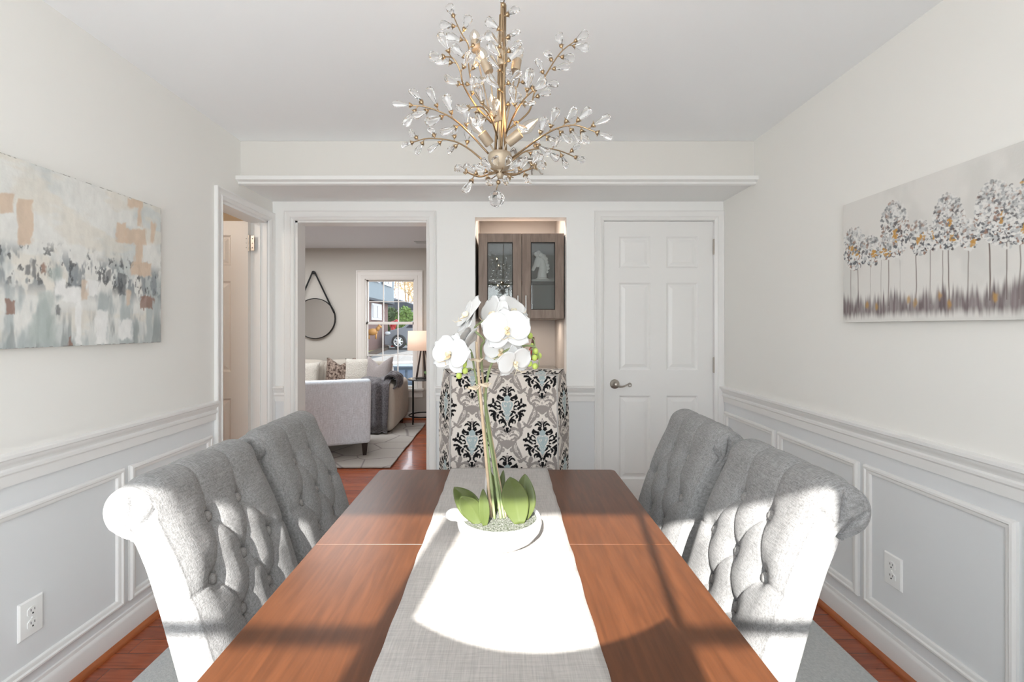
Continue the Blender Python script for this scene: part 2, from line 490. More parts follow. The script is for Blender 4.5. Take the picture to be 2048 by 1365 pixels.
def sash_window(name, x0, x1, z0, z1, Y, n_out, casing=.12, zmid=1.38, T=M['trim']):
    root = sempty(name, ((x0 + x1) / 2, Y, z0))
    c = MB()
    prof = [(0, 0), (0, .022), (.012, .026), (.022, .018), (casing * .55, .014), (casing * .62, .02), (casing * .9, .012), (casing, .008), (casing, 0)]
    zc0 = z0
    c.ring((x0 - casing, Y, zc0), (1, 0, 0), (0, 0, 1), (0, n_out, 0), x1 - x0 + 2 * casing, z1 - zc0 + casing, prof, cap=False, open_bottom=True)
    struct('window_casing', c, T, root, auto=30)
    s_ = MB()
    s_.box(x0 - casing - .02, x1 + casing + .02, Y - .05, Y + .02, z0 - .03, z0)
    s_.box(x0 - casing, x1 + casing, Y - .018, Y, z0 - .13, z0 - .03)
    struct('window_sill', s_, T, root, bevel=.003)
    f_ = MB(); d = .03
    for (a, b_, zz0, zz1, yy) in ((x0, x1, z0, zmid, Y + .03), (x0, x1, zmid - .02, z1, Y + .065)):
        f_.box(a, a + d, yy, yy + .035, zz0, zz1); f_.box(b_ - d, b_, yy, yy + .035, zz0, zz1)
        f_.box(a, b_, yy, yy + .035, zz0, zz0 + d); f_.box(a, b_, yy, yy + .035, zz1 - d, zz1)
        W_ = (b_ - a - 2 * d) / 3
        for k in (1, 2): f_.box(a + d + W_ * k - .007, a + d + W_ * k + .007, yy + .008, yy + .024, zz0, zz1)
        zz = (zz0 + zz1) / 2
        f_.box(a, b_, yy + .009, yy + .023, zz - .007, zz + .007)
    for a in (x0, x1): f_.box(a - .012, a + .012, Y, Y + .12, z0, z1)
    f_.box(x0, x1, Y, Y + .12, z1 - .01, z1 + .02)
    struct('window_frame', f_, T, root)
    g_ = MB(); g_.box(x0 + .02, x1 - .02, Y + .046, Y + .049, z0 + .02, zmid); g_.box(x0 + .02, x1 - .02, Y + .081, Y + .084, zmid, z1 - .02)
    struct('pane', g_, M['pane'], root)
    return root
M['trim_warm'] = mat('living_trim_paint', (.74, .70, .66), .4)
sash_window('window_1', VX0, VX1, VZ0, VZ1, LY, -1, T=M['trim_warm'])
sash_window('window_3', UX0, UX1, VZ0, VZ1, LY, -1, T=M['trim_warm'])
mb = MB(); mb.sweep((LX0, LY, 0), (LX1, LY, 0), [(0, 0), (.014, 0), (.014, .085), (.006, .10), (0, .10)], (0, -1, 0))
struct('baseboard_living', mb, M['trim_warm'])
mb = MB(); mb.sweep((LX0, LY, 0), (LX1, LY, 0), [(.014, 0), (.032, 0), (.030, .010), (.022, .018), (.014, .02)], (0, -1, 0))
struct('trim_living_shoe', mb, M['shoe'])

# hall behind the left door
mb = MB(); hx = XL - TH
mb.box(-3.2, -3.1, 1.3, 3.13, 0, ZC); mb.box(-3.2, hx, 1.2, 1.3, 0, ZC); mb.box(-3.2, hx - .001, 3.08, 3.168, 0, ZC)
struct('wall_hall', mb, M['hall'])
mb = MB(); mb.box(-3.2, hx, 1.2, 3.168, ZC, ZC + .1); struct('ceiling_hall', mb, M['hall'])

# soffit, ledge
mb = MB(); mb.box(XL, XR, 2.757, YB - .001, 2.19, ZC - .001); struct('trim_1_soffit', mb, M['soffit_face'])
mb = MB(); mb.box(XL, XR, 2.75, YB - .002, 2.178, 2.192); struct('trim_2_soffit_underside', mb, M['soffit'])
mb = MB(); mb.sweep((XL, 2.76, 0), (XR, 2.76, 0), [(0, 2.172), (.012, 2.166), (.030, 2.172), (.034, 2.182), (.046, 2.186), (.057, 2.190), (.057, 2.213), (0, 2.213)], (0, -1, 0))
struct('trim_3_ledge', mb, M['trim'], bevel=.0015)

# chair rails, baseboards, shoe mouldings
RAIL = [(0, .800), (.010, .800), (.012, .835), (.018, .842), (.018, .852), (.012, .858), (.016, .868), (.024, .876), (.026, .886), (.034, .892), (.034, .903), (.026, .906), (0, .906)]
BASE = [(0, 0), (.015, 0), (.015, .085), (.012, .094), (.007, .100), (.006, .112), (0, .114)]
SHOE = [(.015, 0), (.034, 0), (.032, .010), (.025, .018), (.015, .021)]
def runs(name, mname, prof, segs):
    mb = MB()
    for p0, p1, out in segs: mb.sweep(p0, p1, prof, out)
    struct(name, mb, M[mname], auto=35)
LE, RI, BK = (1, 0, 0), (-1, 0, 0), (0, -1, 0)
cl = .066
segL = [((XL, YF, 0), (XL, DL0 - cl, 0), LE)]
segR = [((XR, YF, 0), (XR, YB, 0), RI)]
segB = [((XL, YB, 0), (PA0 - .070, YB, 0), BK), ((PA1 + cl, YB, 0), (NI0, YB, 0), BK), ((NI1, YB, 0), (D0 - cl, YB, 0), BK)]
for nm, sg in (('left', segL), ('right', segR), ('back', segB)):
    runs('trim_chair_rail_' + nm, 'trim', RAIL, sg)
    runs('baseboard_' + nm, 'trim', BASE, sg)
    runs('trim_shoe_' + nm, 'shoe', SHOE, sg)
# picture-frame mouldings
FRM = [(0, 0), (0, .010), (.006, .016), (.013, .017), (.018, .012), (.026, .011), (.031, .008), (.034, 0)]
k = 4
for side, X, n_, spans in (('right', XR, (-1, 0, 0), [(2.535, 3.105), (1.936, 2.503), (1.338, 1.907), (.74, 1.31), (.14, .71), (-.46, .11)]),
                           ('left', XL, (1, 0, 0), [(1.930, 2.475), (1.345, 1.901), (.76, 1.316), (.175, .73), (-.41, .145)])):
    for a, b_ in spans:
        mb = MB(); mb.ring((X, a, .165 if side == 'right' else .150), (0, 1, 0), (0, 0, 1), n_, b_ - a, .572, FRM, cap=False)
        struct('trim_%d_panel_%s' % (k, side), mb, M['trim'], auto=30); k += 1

# ---- door casings
def casing(name, o, ux, n, w_, h_):
    mb = MB(); mb.ring(o, ux, (0, 0, 1), n, w_, h_, CASE, cap=False, open_bottom=True)
    return struct(name, mb, M['trim'], auto=30)
casing('trim_passage_casing', (PA0 - .070, YB, 0), (1, 0, 0), BK, PA1 - PA0 + .070 + cl, PAH + cl)
mb = MB()
mb.box(PA0 - .001, PA0 + .016, YB, YB + TH + .01, 0, PAH); mb.box(PA1 - .001, PA1 + .004, YB, YB + TH + .01, 0, PAH); mb.box(PA0, PA1, YB, YB + TH + .01, PAH - .012, PAH + .001)
struct('trim_passage_jamb', mb, M['trim'])
casing('trim_left_door_casing', (XL, DL0 - cl, 0), (0, 1, 0), LE, min(DL1 + cl, YB - .001) - DL0 + cl, DLH + cl)
mb = MB()
mb.box(XL - TH - .01, XL, DL0 - .001, DL0 + .015, 0, DLH); mb.box(XL - TH - .01, XL, DL1 - .015, DL1 + .001, 0, DLH); mb.box(XL - TH - .01, XL, DL0, DL1, DLH - .015, DLH + .001)
mb.box(XL - .055, XL - .040, DL0, DL0 + .027, 0, DLH); mb.box(XL - .055, XL - .040, DL1 - .027, DL1, 0, DLH)
struct('trim_left_door_jamb', mb, M['trim'])
casing('trim_right_door_casing', (D0 - cl, YB, 0), (1, 0, 0), BK, D1 - D0 + 2 * cl - .002, DH + cl)

def six_panel(mb, o, ux, n, W_, H_, T_, panels):
    """door slab: face built of stiles and rails with raised fields; panels = (a0,a1,z0,z1)"""
    o, ux, n = Vector(o), Vector(ux), Vector(n); uz = Vector((0, 0, 1))
    def bx(a0, a1, z0, z1, d0, d1):
        vs = [o + ux * a + uz * z + n * d for a in (a0, a1) for z in (z0, z1) for d in (d0, d1)]
        mb.add(vs, [(0, 1, 3, 2), (4, 6, 7, 5), (0, 4, 5, 1), (2, 3, 7, 6), (0, 2, 6, 4), (1, 5, 7, 3)])
    bx(0, W_, 0, H_, -T_, -.012)
    az = sorted(set([0, W_] + [p[0] for p in panels] + [p[1] for p in panels]))
    zz = sorted(set([0, H_] + [p[2] for p in panels] + [p[3] for p in panels]))
    for i in range(len(az) - 1):
        for j in range(len(zz) - 1):
            ca, cz = (az[i] + az[i + 1]) / 2, (zz[j] + zz[j + 1]) / 2
            if not any(p[0] < ca < p[1] and p[2] < cz < p[3] for p in panels):
                bx(az[i], az[i + 1], zz[j], zz[j + 1], -.012, 0)
    for a0, a1, z0, z1 in panels:
        mb.ring(o + ux * a0 + uz * z0, ux, uz, n, a1 - a0, z1 - z0, [(0, 0), (.012, -.010), (.020, -.010), (.042, -.003)])
def hinge(parent, o, ux, n, h=.09, w_=.03):
    mb = MB(); o = Vector(o); ux = Vector(ux); n = Vector(n)
    for s_ in (-1, 1):
        vs = [o + ux * a + Vector((0, 0, z)) + n * d for a in (0, s_ * w_) for z in (-h / 2, h / 2) for d in (0, .003)]
        mb.add(vs, [(0, 1, 3, 2), (4, 6, 7, 5), (0, 4, 5, 1), (2, 3, 7, 6), (0, 2, 6, 4), (1, 5, 7, 3)])
    mb.tube([o + n * .005 + Vector((0, 0, -h / 2 - .004)), o + n * .005 + Vector((0, 0, h / 2 + .004))], .0065, 10)
    for s_ in (-1, 1):
        for q in (-.3, 0, .3):
            mb.ball(o + ux * s_ * w_ * .62 + n * .003 + Vector((0, 0, q * h)), .0035, 6)
    return build('hinge', mb, M['nickel'], parent, auto=40)

d1 = sempty('door_1', (D0, YB, 0))
mb = MB(); W_ = D1 - D0 - .006
pn = [(.105, .322, z0, z1) for z0, z1 in ((.25, .828), (1.005, 1.61), (1.712, 1.93))] + [(W_ - .322, W_ - .105, z0, z1) for z0, z1 in ((.25, .828), (1.005, 1.61), (1.712, 1.93))]
six_panel(mb, (D0 + .003, YB + .008, .008), (1, 0, 0), (0, -1, 0), W_, DH - .012, .035, pn)
struct('slab', mb, M['trim'], d1)
mb = MB()
mb.box(D0 - .02, D0 + .0015, YB + .001, YB + TH, 0, DH); mb.box(D1 - .0015, D1 + .0, YB + .001, YB + TH, 0, DH); mb.box(D0, D1, YB + .001, YB + TH, DH - .0015, DH + .001)
mb.box(D0, D1, YB + .05, YB + .06, 0, DH)
struct('jamb', mb, M['trim'], d1)
for z in (1.31 + 161 / 290, .25, 1.05): hinge(d1, (D1 - .001, YB + .002, z), (1, 0, 0), (0, -1, 0), .10, .006)
# lever handle
hx_, hz_ = (1230 - CX) / 290, EYE - (769 - CY) / 290
mb = MB()
Mr = Matrix.Rotation(R(90), 3, 'X')
mb.lathe([(0.0001, -.002), (.033, -.002), (.033, .004), (.029, .009), (.018, .012), (.013, .020), (.012, .045), (.016, .048), (.016, .056), (.010, .060), (0.0001, .061)], (hx_, YB + .008, hz_), 28, M=Mr)
pts = []
for i in range(15):
    t = i / 14; pts.append((hx_ + .006 + .082 * t, YB + .008 - .052, hz_ - .006 - .010 * math.sin(t * math.pi * .9) + .022 * t * t * (1.4 - .4 * t)))
x_e, z_e = pts[-1][0], pts[-1][2]
for i in range(1, 17):
    a = R(90) - R(420) * i / 16; rr = .0145 * (1 - i / 26)
    pts.append((x_e + .002 + rr * math.cos(a), YB - .044, z_e - .0145 + rr * math.sin(a)))
mb.tube(pts, [.0085 - .0055 * min(1, i / 16) for i in range(len(pts))], 10)
build('door_handle', mb, M['nickel'], d1, auto=50)

d2 = sempty('door_2', (XL - TH, 3.05, 0))
mb = MB(); W_ = .74; YD = 3.030
pn = [(a0, a1, z0, z1) for z0, z1 in ((.25, .828), (1.005, 1.61), (1.712, 1.915)) for a0, a1 in ((.115, .322), (W_ - .322, W_ - .115))]
# hinge stile next to the jamb, face towards the viewer
six_panel(mb, (XL - TH + .002, YD, .008), (-1, 0, 0), (0, -1, 0), W_, DLH - .018, .035, pn)
struct('slab', mb, mat('door_paint', (.78, .74, .70), .35), d2)
hz_ = EYE + (655 - 489) / 296.0
hinge(d2, (XL - TH + .010, YD + .004, hz_), (1, 0, 0), (0, -1, 0), .10, .032)
hinge(d2, (XL - TH + .010, YD + .004, .25), (1, 0, 0), (0, -1, 0), .10, .032)

# ------------------------------------------------------------------ outlets
def outlet(name, X, n, Y, z, label):
    root = empty(name, (X, Y, z), label, 'outlet')
    nx = n
    mb = MB(); mb.ring((X, Y - .040, z - .062), (0, 1, 0), (0, 0, 1), (nx, 0, 0), .080, .124, [(0, 0), (0, .003), (.004, .007), (.012, .008)])
    build('cover_plate', mb, M['plate'], root, auto=30)
    for s_ in (-1, 1):
        mb = MB(); cy_, cz_ = Y, z + s_ * .0215
        poly = []
        for i in range(24):
            a = 2 * math.pi * i / 24
            poly.append((max(-.0165, min(.0165, .019 * math.cos(a))), .0165 * math.sin(a)))
        mb.prism(poly, .0075, .0105, lambda a, b, d: Vector((X + nx * d, cy_ + a, cz_ + b)))
        rc = build('receptacle', mb, M['plate'], root)
        mb = MB()
        for q in (-.006, .006): mb.box(min(X + nx * .0100, X + nx * .0110), max(X + nx * .0100, X + nx * .0110), cy_ + q - .001, cy_ + q + .001, cz_ + .001, cz_ + .009)
        mb.ball((X + nx * .0105, cy_, cz_ - .007), .0028, 8)
        build('slot', mb, M['slot'], rc)
    mb = MB(); mb.ball((X + nx * .008, Y, z), .003, 8); build('screw', mb, M['plate'], root)
outlet('wall_outlet', XL, 1, 1.53, .335, 'white duplex outlet on the wainscot of the left wall')
outlet('wall_outlet', XR, -1, 1.768, .362, 'white duplex outlet inside a moulding frame on the right wall')

# ------------------------------------------------------------------ numpy painting tools
rng = np.random.RandomState(3)
def noise2(X, Y, sx, sy, seed=0, octv=3):
    out = np.zeros(np.broadcast(X, Y).shape); amp = 1; tot = 0
    for o in range(octv):
        rs = np.random.RandomState(seed * 31 + o); T = rs.rand(128, 128)
        u = X * sx * 2 ** o; v = Y * sy * 2 ** o
        iu = np.floor(u).astype(int); iv = np.floor(v).astype(int)
        fu = u - iu; fv = v - iv; fu = fu * fu * (3 - 2 * fu); fv = fv * fv * (3 - 2 * fv)
        g = lambda a, b: T[a % 128, b % 128]
        out += amp * ((g(iu, iv) * (1 - fu) + g(iu + 1, iv) * fu) * (1 - fv) + (g(iu, iv + 1) * (1 - fu) + g(iu + 1, iv + 1) * fu) * fv)
        tot += amp; amp *= .55
    return out / tot
def lin(c): return np.array([((x / 255 + .055) / 1.055) ** 2.4 if x > 10 else x / 255 / 12.92 for x in c])
def sm(a, b, x):
    t = np.clip((x - a) / (b - a), 0, 1); return t * t * (3 - 2 * t)
def over(C, c, a): return C * (1 - a[..., None]) + (c if getattr(c, 'ndim', 1) > 1 else np.array(c)) * a[..., None]

def canvas(name, X, n, y0, y1, z0, z1, nu, nv, painter, label, th=.032):
    X += n * .003
    root = empty(name, (X, (y0 + y1) / 2, z0), label, 'painting')
    mb = MB(); a, b = (X, X + n * (th - .001)) if n > 0 else (X + n * (th - .001), X)
    mb.box(a, b, y0, y1, z0, z1); build('canvas_edge', mb, M['edge'], root)
    u = np.linspace(0, 1, nu + 1); v = np.linspace(0, 1, nv + 1); U, V = np.meshgrid(u, v)
    YY = y0 + (y1 - y0) * U; ZZ = z0 + (z1 - z0) * V
    C = painter(YY, ZZ)
    h = C.mean(axis=2)
    mb = MB()
    mb.v = [(X + n * th, yy, zz) for yy, zz in zip(YY.ravel(), ZZ.ravel())]
    mb.f = [(j * (nu + 1) + i, j * (nu + 1) + i + 1, (j + 1) * (nu + 1) + i + 1, (j + 1) * (nu + 1) + i) for j in range(nv) for i in range(nu)]
    mb.c = np.clip(C.reshape(-1, 3), 0, 1)
    build('painted_face', mb, M['paint'], root)
    return root

def abstract(Y, Z):
    XF = 1.561
    s = F / Y; px = CX - XF * s; py = CY - (Z - EYE) * s      # where the strokes were read off
    C = np.zeros(Y.shape + (3,)) + lin((226, 226, 222))
    n1 = noise2(Y, Z, 9, 5, 1, 4); n2 = noise2(Y, Z, 30, 7, 2, 4); n3 = noise2(Y, Z, 60, 30, 3, 3)
    C = over(C, lin((204, 208, 206)), sm(.42, .62, n1))
    C = over(C, lin((222, 216, 204)), sm(.50, .68, noise2(Y, Z, 6, 14, 5, 4)) * .6)
    low = sm(1.60, 1.50, Z)
    C = over(C, lin((176, 184, 184)), low * sm(.40, .60, noise2(Y, Z, 22, 6, 7, 4)) * .9)
    C = over(C, lin((138, 144, 148)), sm(1.60, 1.53, Z) * sm(1.40, 1.47, Z) * sm(.50, .62, noise2(Y, Z, 34, 14, 8, 4)) * .85)
    C = over(C, lin((78, 80, 84)), sm(1.62, 1.56, Z) * sm(1.42, 1.48, Z) * sm(.60, .68, noise2(Y, Z, 55, 26, 9, 4)) * .8)
    C = over(C, lin((150, 156, 156)), sm(1.40, 1.30, Z) * sm(.50, .62, noise2(Y, Z, 26, 5, 12, 4)) * .8)
    def rect(x0, x1, y0, y1, c, a, soft=5, rag=10):
        q = (noise2(Y, Z, 70, 30, int(x0) % 50 + 13, 3) - .5) * rag * 2
        m_ = sm(x0 - soft, x0 + soft, px + q) * sm(x1 + soft, x1 - soft, px + q) * sm(y0 - soft, y0 + soft, py + q) * sm(y1 + soft, y1 - soft, py + q)
        nonlocal C; C = over(C, lin(c), m_ * a)
    tan = (212, 190, 168)
    for r_ in ((-5, 25, 385, 425), (34, 64, 398, 490), (232, 252, 446, 486), (250, 290, 458, 488), (268, 284, 485, 530), (262, 300, 525, 552), (275, 282, 400, 455), (300, 309, 445, 486), (255, 285, 398, 415)): rect(*r_, tan, .9, 2.5, 5)
    for r_ in ((108, 128, 555, 592), (125, 160, 575, 605), (150, 162, 605, 690), (190, 214, 620, 690), (172, 196, 560, 592), (238, 262, 640, 680)): rect(*r_, (236, 236, 234), .95, 3, 6)
    for r_ in ((72, 106, 585, 630), (60, 110, 630, 690), (95, 125, 535, 560)): rect(*r_, (178, 188, 184), .7, 6, 8)
    for r_ in ((48, 58, 528, 550), (64, 71, 520, 556), (206, 222, 540, 565), (235, 250, 548, 590), (110, 117, 610, 630)): rect(*r_, (96, 98, 102), .75, 2, 6)
    for r_ in ((278, 303, 592, 618), (80, 92, 530, 548), (8, 28, 600, 628), (132, 142, 672, 693)): rect(*r_, (138, 96, 78), .75, 2, 9)
    for r_ in ((160, 172, 560, 600), (250, 260, 580, 610)): rect(*r_, (214, 194, 174), .8, 3, 6)
    C *= (1 + (n3 - .5)[..., None] * .16); C *= (1 + (n2 - .5)[..., None] * .10)
    ed = np.minimum.reduce([Y - 1.16, 2.07 - Y, Z - 1.242, 1.852 - Z]); C = over(C, lin((120, 116, 110)), sm(.004, .0, ed) * sm(.45, .6, n3))
    return C
canvas('canvas_painting', XL, 1, 1.16, 2.07, 1.242, 1.852, 430, 300, abstract, 'abstract canvas of grey, white and tan strokes on the left wall')

def trees(Y, Z):
    XF = 1.485
    s = F / Y; px = ((CX + XF * s) - 1680) * 3.592; py = (CY - (Z - EYE) * s - 280) * 3.592
    C = np.zeros(Y.shape + (3,)) + lin((222, 220, 216))
    n1 = noise2(Y, Z, 7, 5, 21, 4); C = over(C, lin((208, 207, 203)), sm(.45, .65, n1) * .7)
    ZB = EYE + .015; H_ = 1.842 - 1.332
    def at(x, y):   # crop pixel -> Y,Z on the canvas
        X_ = x / 3.592 + 1680; s_ = (X_ - CX) / XF; return F / s_, EYE + (CY - (y / 3.592 + 280)) / s_
    rs = np.random.RandomState(5)
    G0 = 1.332
    # trunks
    TR = [(84, 950, 1), (135, 950, 1.2), (225, 905, .6), (300, 880, .6), (355, 850, 1.2), (437, 880, .4), (553, 850, 1.2), (653, 810, .9), (742, 800, .9), (788, 800, 1.2), (930, 790, 1), (1080, 740, 1.6), (1208, 740, .4), (1300, 740, 1)]
    for x, y, k_ in TR:
        Yt, Zt = at(x, y); wv = (noise2(Z, Z * 0, 12, 1, int(x), 2) - .5) * .006
        m_ = sm(.0022 * (.6 + k_ * .6), .0006, np.abs(Y - Yt + wv)) * (Z < Zt + .01) * (Z > G0 + .06)
        C = over(C, lin((110, 96, 90)), m_ * min(1, k_ * .75))
    for k_ in range(9):
        Yt = .98 + k_ * .06; C = over(C, lin((110, 96, 90)), sm(.002, .0005, np.abs(Y - Yt)) * (Z < 1.56) * (Z > G0 + .06) * .8) if Yt < 1.38 else C
    # undergrowth
    gh = .115 + .05 * (noise2(Y, Z * 0, 60, 1, 40, 3) - .5) + .05 * (noise2(Y, Z * 0, 160, 1, 41, 2) - .5)
    g = sm(gh, gh - .05, Z - G0) * sm(.010, .045, Z - G0 + .03 * (noise2(Y, Z, 120, 4, 43, 2) - .5))
    gc = lin((116, 104, 106)) * (.75 + .6 * noise2(Y, Z, 90, 8, 44, 3))[..., None]
    C = over(C, gc, g * np.clip(.55 + .6 * noise2(Y, Z, 150, 6, 45, 2), 0, 1))
    for x, y in ((200, 1190), (500, 1150), (545, 1175), (790, 1180), (1120, 1130), (720, 1120), (270, 1200)):
        Yt, Zt = at(x, y); d = np.hypot((Y - Yt) / .014, (Z - Zt) / .028); C = over(C, lin((186, 146, 84)), sm(1.1, .4, d + noise2(Y, Z, 130, 60, 50, 2) * .6) * .8)
    # crowns: many petals of paint
    CR = [(110, 780, 80, 150), (230, 800, 70, 110), (400, 640, 100, 200), (330, 790, 60, 70), (580, 700, 70, 130), (680, 700, 55, 90), (790, 590, 115, 200), (935, 680, 70, 110), (1130, 520, 150, 230), (1300, 560, 120, 190)]
    dab = []
    for cx_, cy_, rx, ry in CR:
        for _ in range(int(rx * ry / 17)):
            a = rs.rand() * 6.283; q = rs.rand() ** .6
            x = cx_ + rx * q * math.cos(a); y = cy_ + ry * q * math.sin(a)
            t = (y - (cy_ - ry)) / (2 * ry)
            r0 = rs.rand()
            if r0 < .46: c = (226, 225, 222)
            elif r0 < .68: c = (190, 192, 192)
            elif r0 < .86: c = (134 - 40 * t, 136 - 40 * t, 138 - 36 * t)
            elif r0 < .93: c = (88, 82, 84)
            else: c = (160, 128, 112)
            dab.append((x, y, 8 + 11 * rs.rand(), c, .40 + .55 * min(1, t + .25)))
        for _ in range(2):
            gx, gy = cx_ + rx * (rs.rand() - .5) * .8, cy_ + ry * (rs.rand() * .8 - .1)
            for _ in range(7): dab.append((gx + rs.randn() * 9, gy + rs.randn() * 15, 8 + 6 * rs.rand(), (196, 148, 74), .85))
    dy = (Y[0, -1] - Y[0, 0]) / (Y.shape[1] - 1); dz = (Z[-1, 0] - Z[0, 0]) / (Z.shape[0] - 1)
    extra = []
    for Yt in (1.02, 1.10, 1.19, 1.28, 1.345):
        for _ in range(150):
            a = rs.rand() * 6.283; q = rs.rand() ** .6
            c = [(226, 225, 222), (190, 192, 192), (110, 110, 112), (196, 148, 74)][min(3, int(rs.rand() * 3.3))]
            extra.append((Yt + .05 * q * math.cos(a), 1.64 + .10 * q * math.sin(a), .006, c, .8))
    for x, y, r_, c, al in dab:
        Yt, Zt = at(x, y); s_ = F / Yt; extra.append((Yt, Zt, r_ / 3.592 / s_ * 1.0, c, al))
    for Yt, Zt, rr, c, al in extra:
        i0 = int((Yt - rr * 1.4 - Y[0, 0]) / dy); i1 = int((Yt + rr * 1.4 - Y[0, 0]) / dy) + 2
        j0 = int((Zt - rr * 1.4 - Z[0, 0]) / dz); j1 = int((Zt + rr * 1.4 - Z[0, 0]) / dz) + 2
        i0, j0 = max(0, i0), max(0, j0); i1, j1 = min(Y.shape[1], i1), min(Y.shape[0], j1)
        if i1 <= i0 or j1 <= j0: continue
        yy = Y[j0:j1, i0:i1] - Yt; zz = Z[j0:j1, i0:i1] - Zt
        th = (Yt * 9999) % 3.14; a = yy * math.cos(th) + zz * math.sin(th); b_ = -yy * math.sin(th) + zz * math.cos(th)
        m_ = sm(1.15, .8, np.hypot(a / rr, b_ / (rr * .6))) * al
        C[j0:j1, i0:i1] = over(C[j0:j1, i0:i1], lin(c), m_)
    return C
canvas('canvas_painting', XR, -1, .985, 1.984, 1.332, 1.842, 640, 330, trees, 'canvas painting of a row of blossoming trees on the right wall')

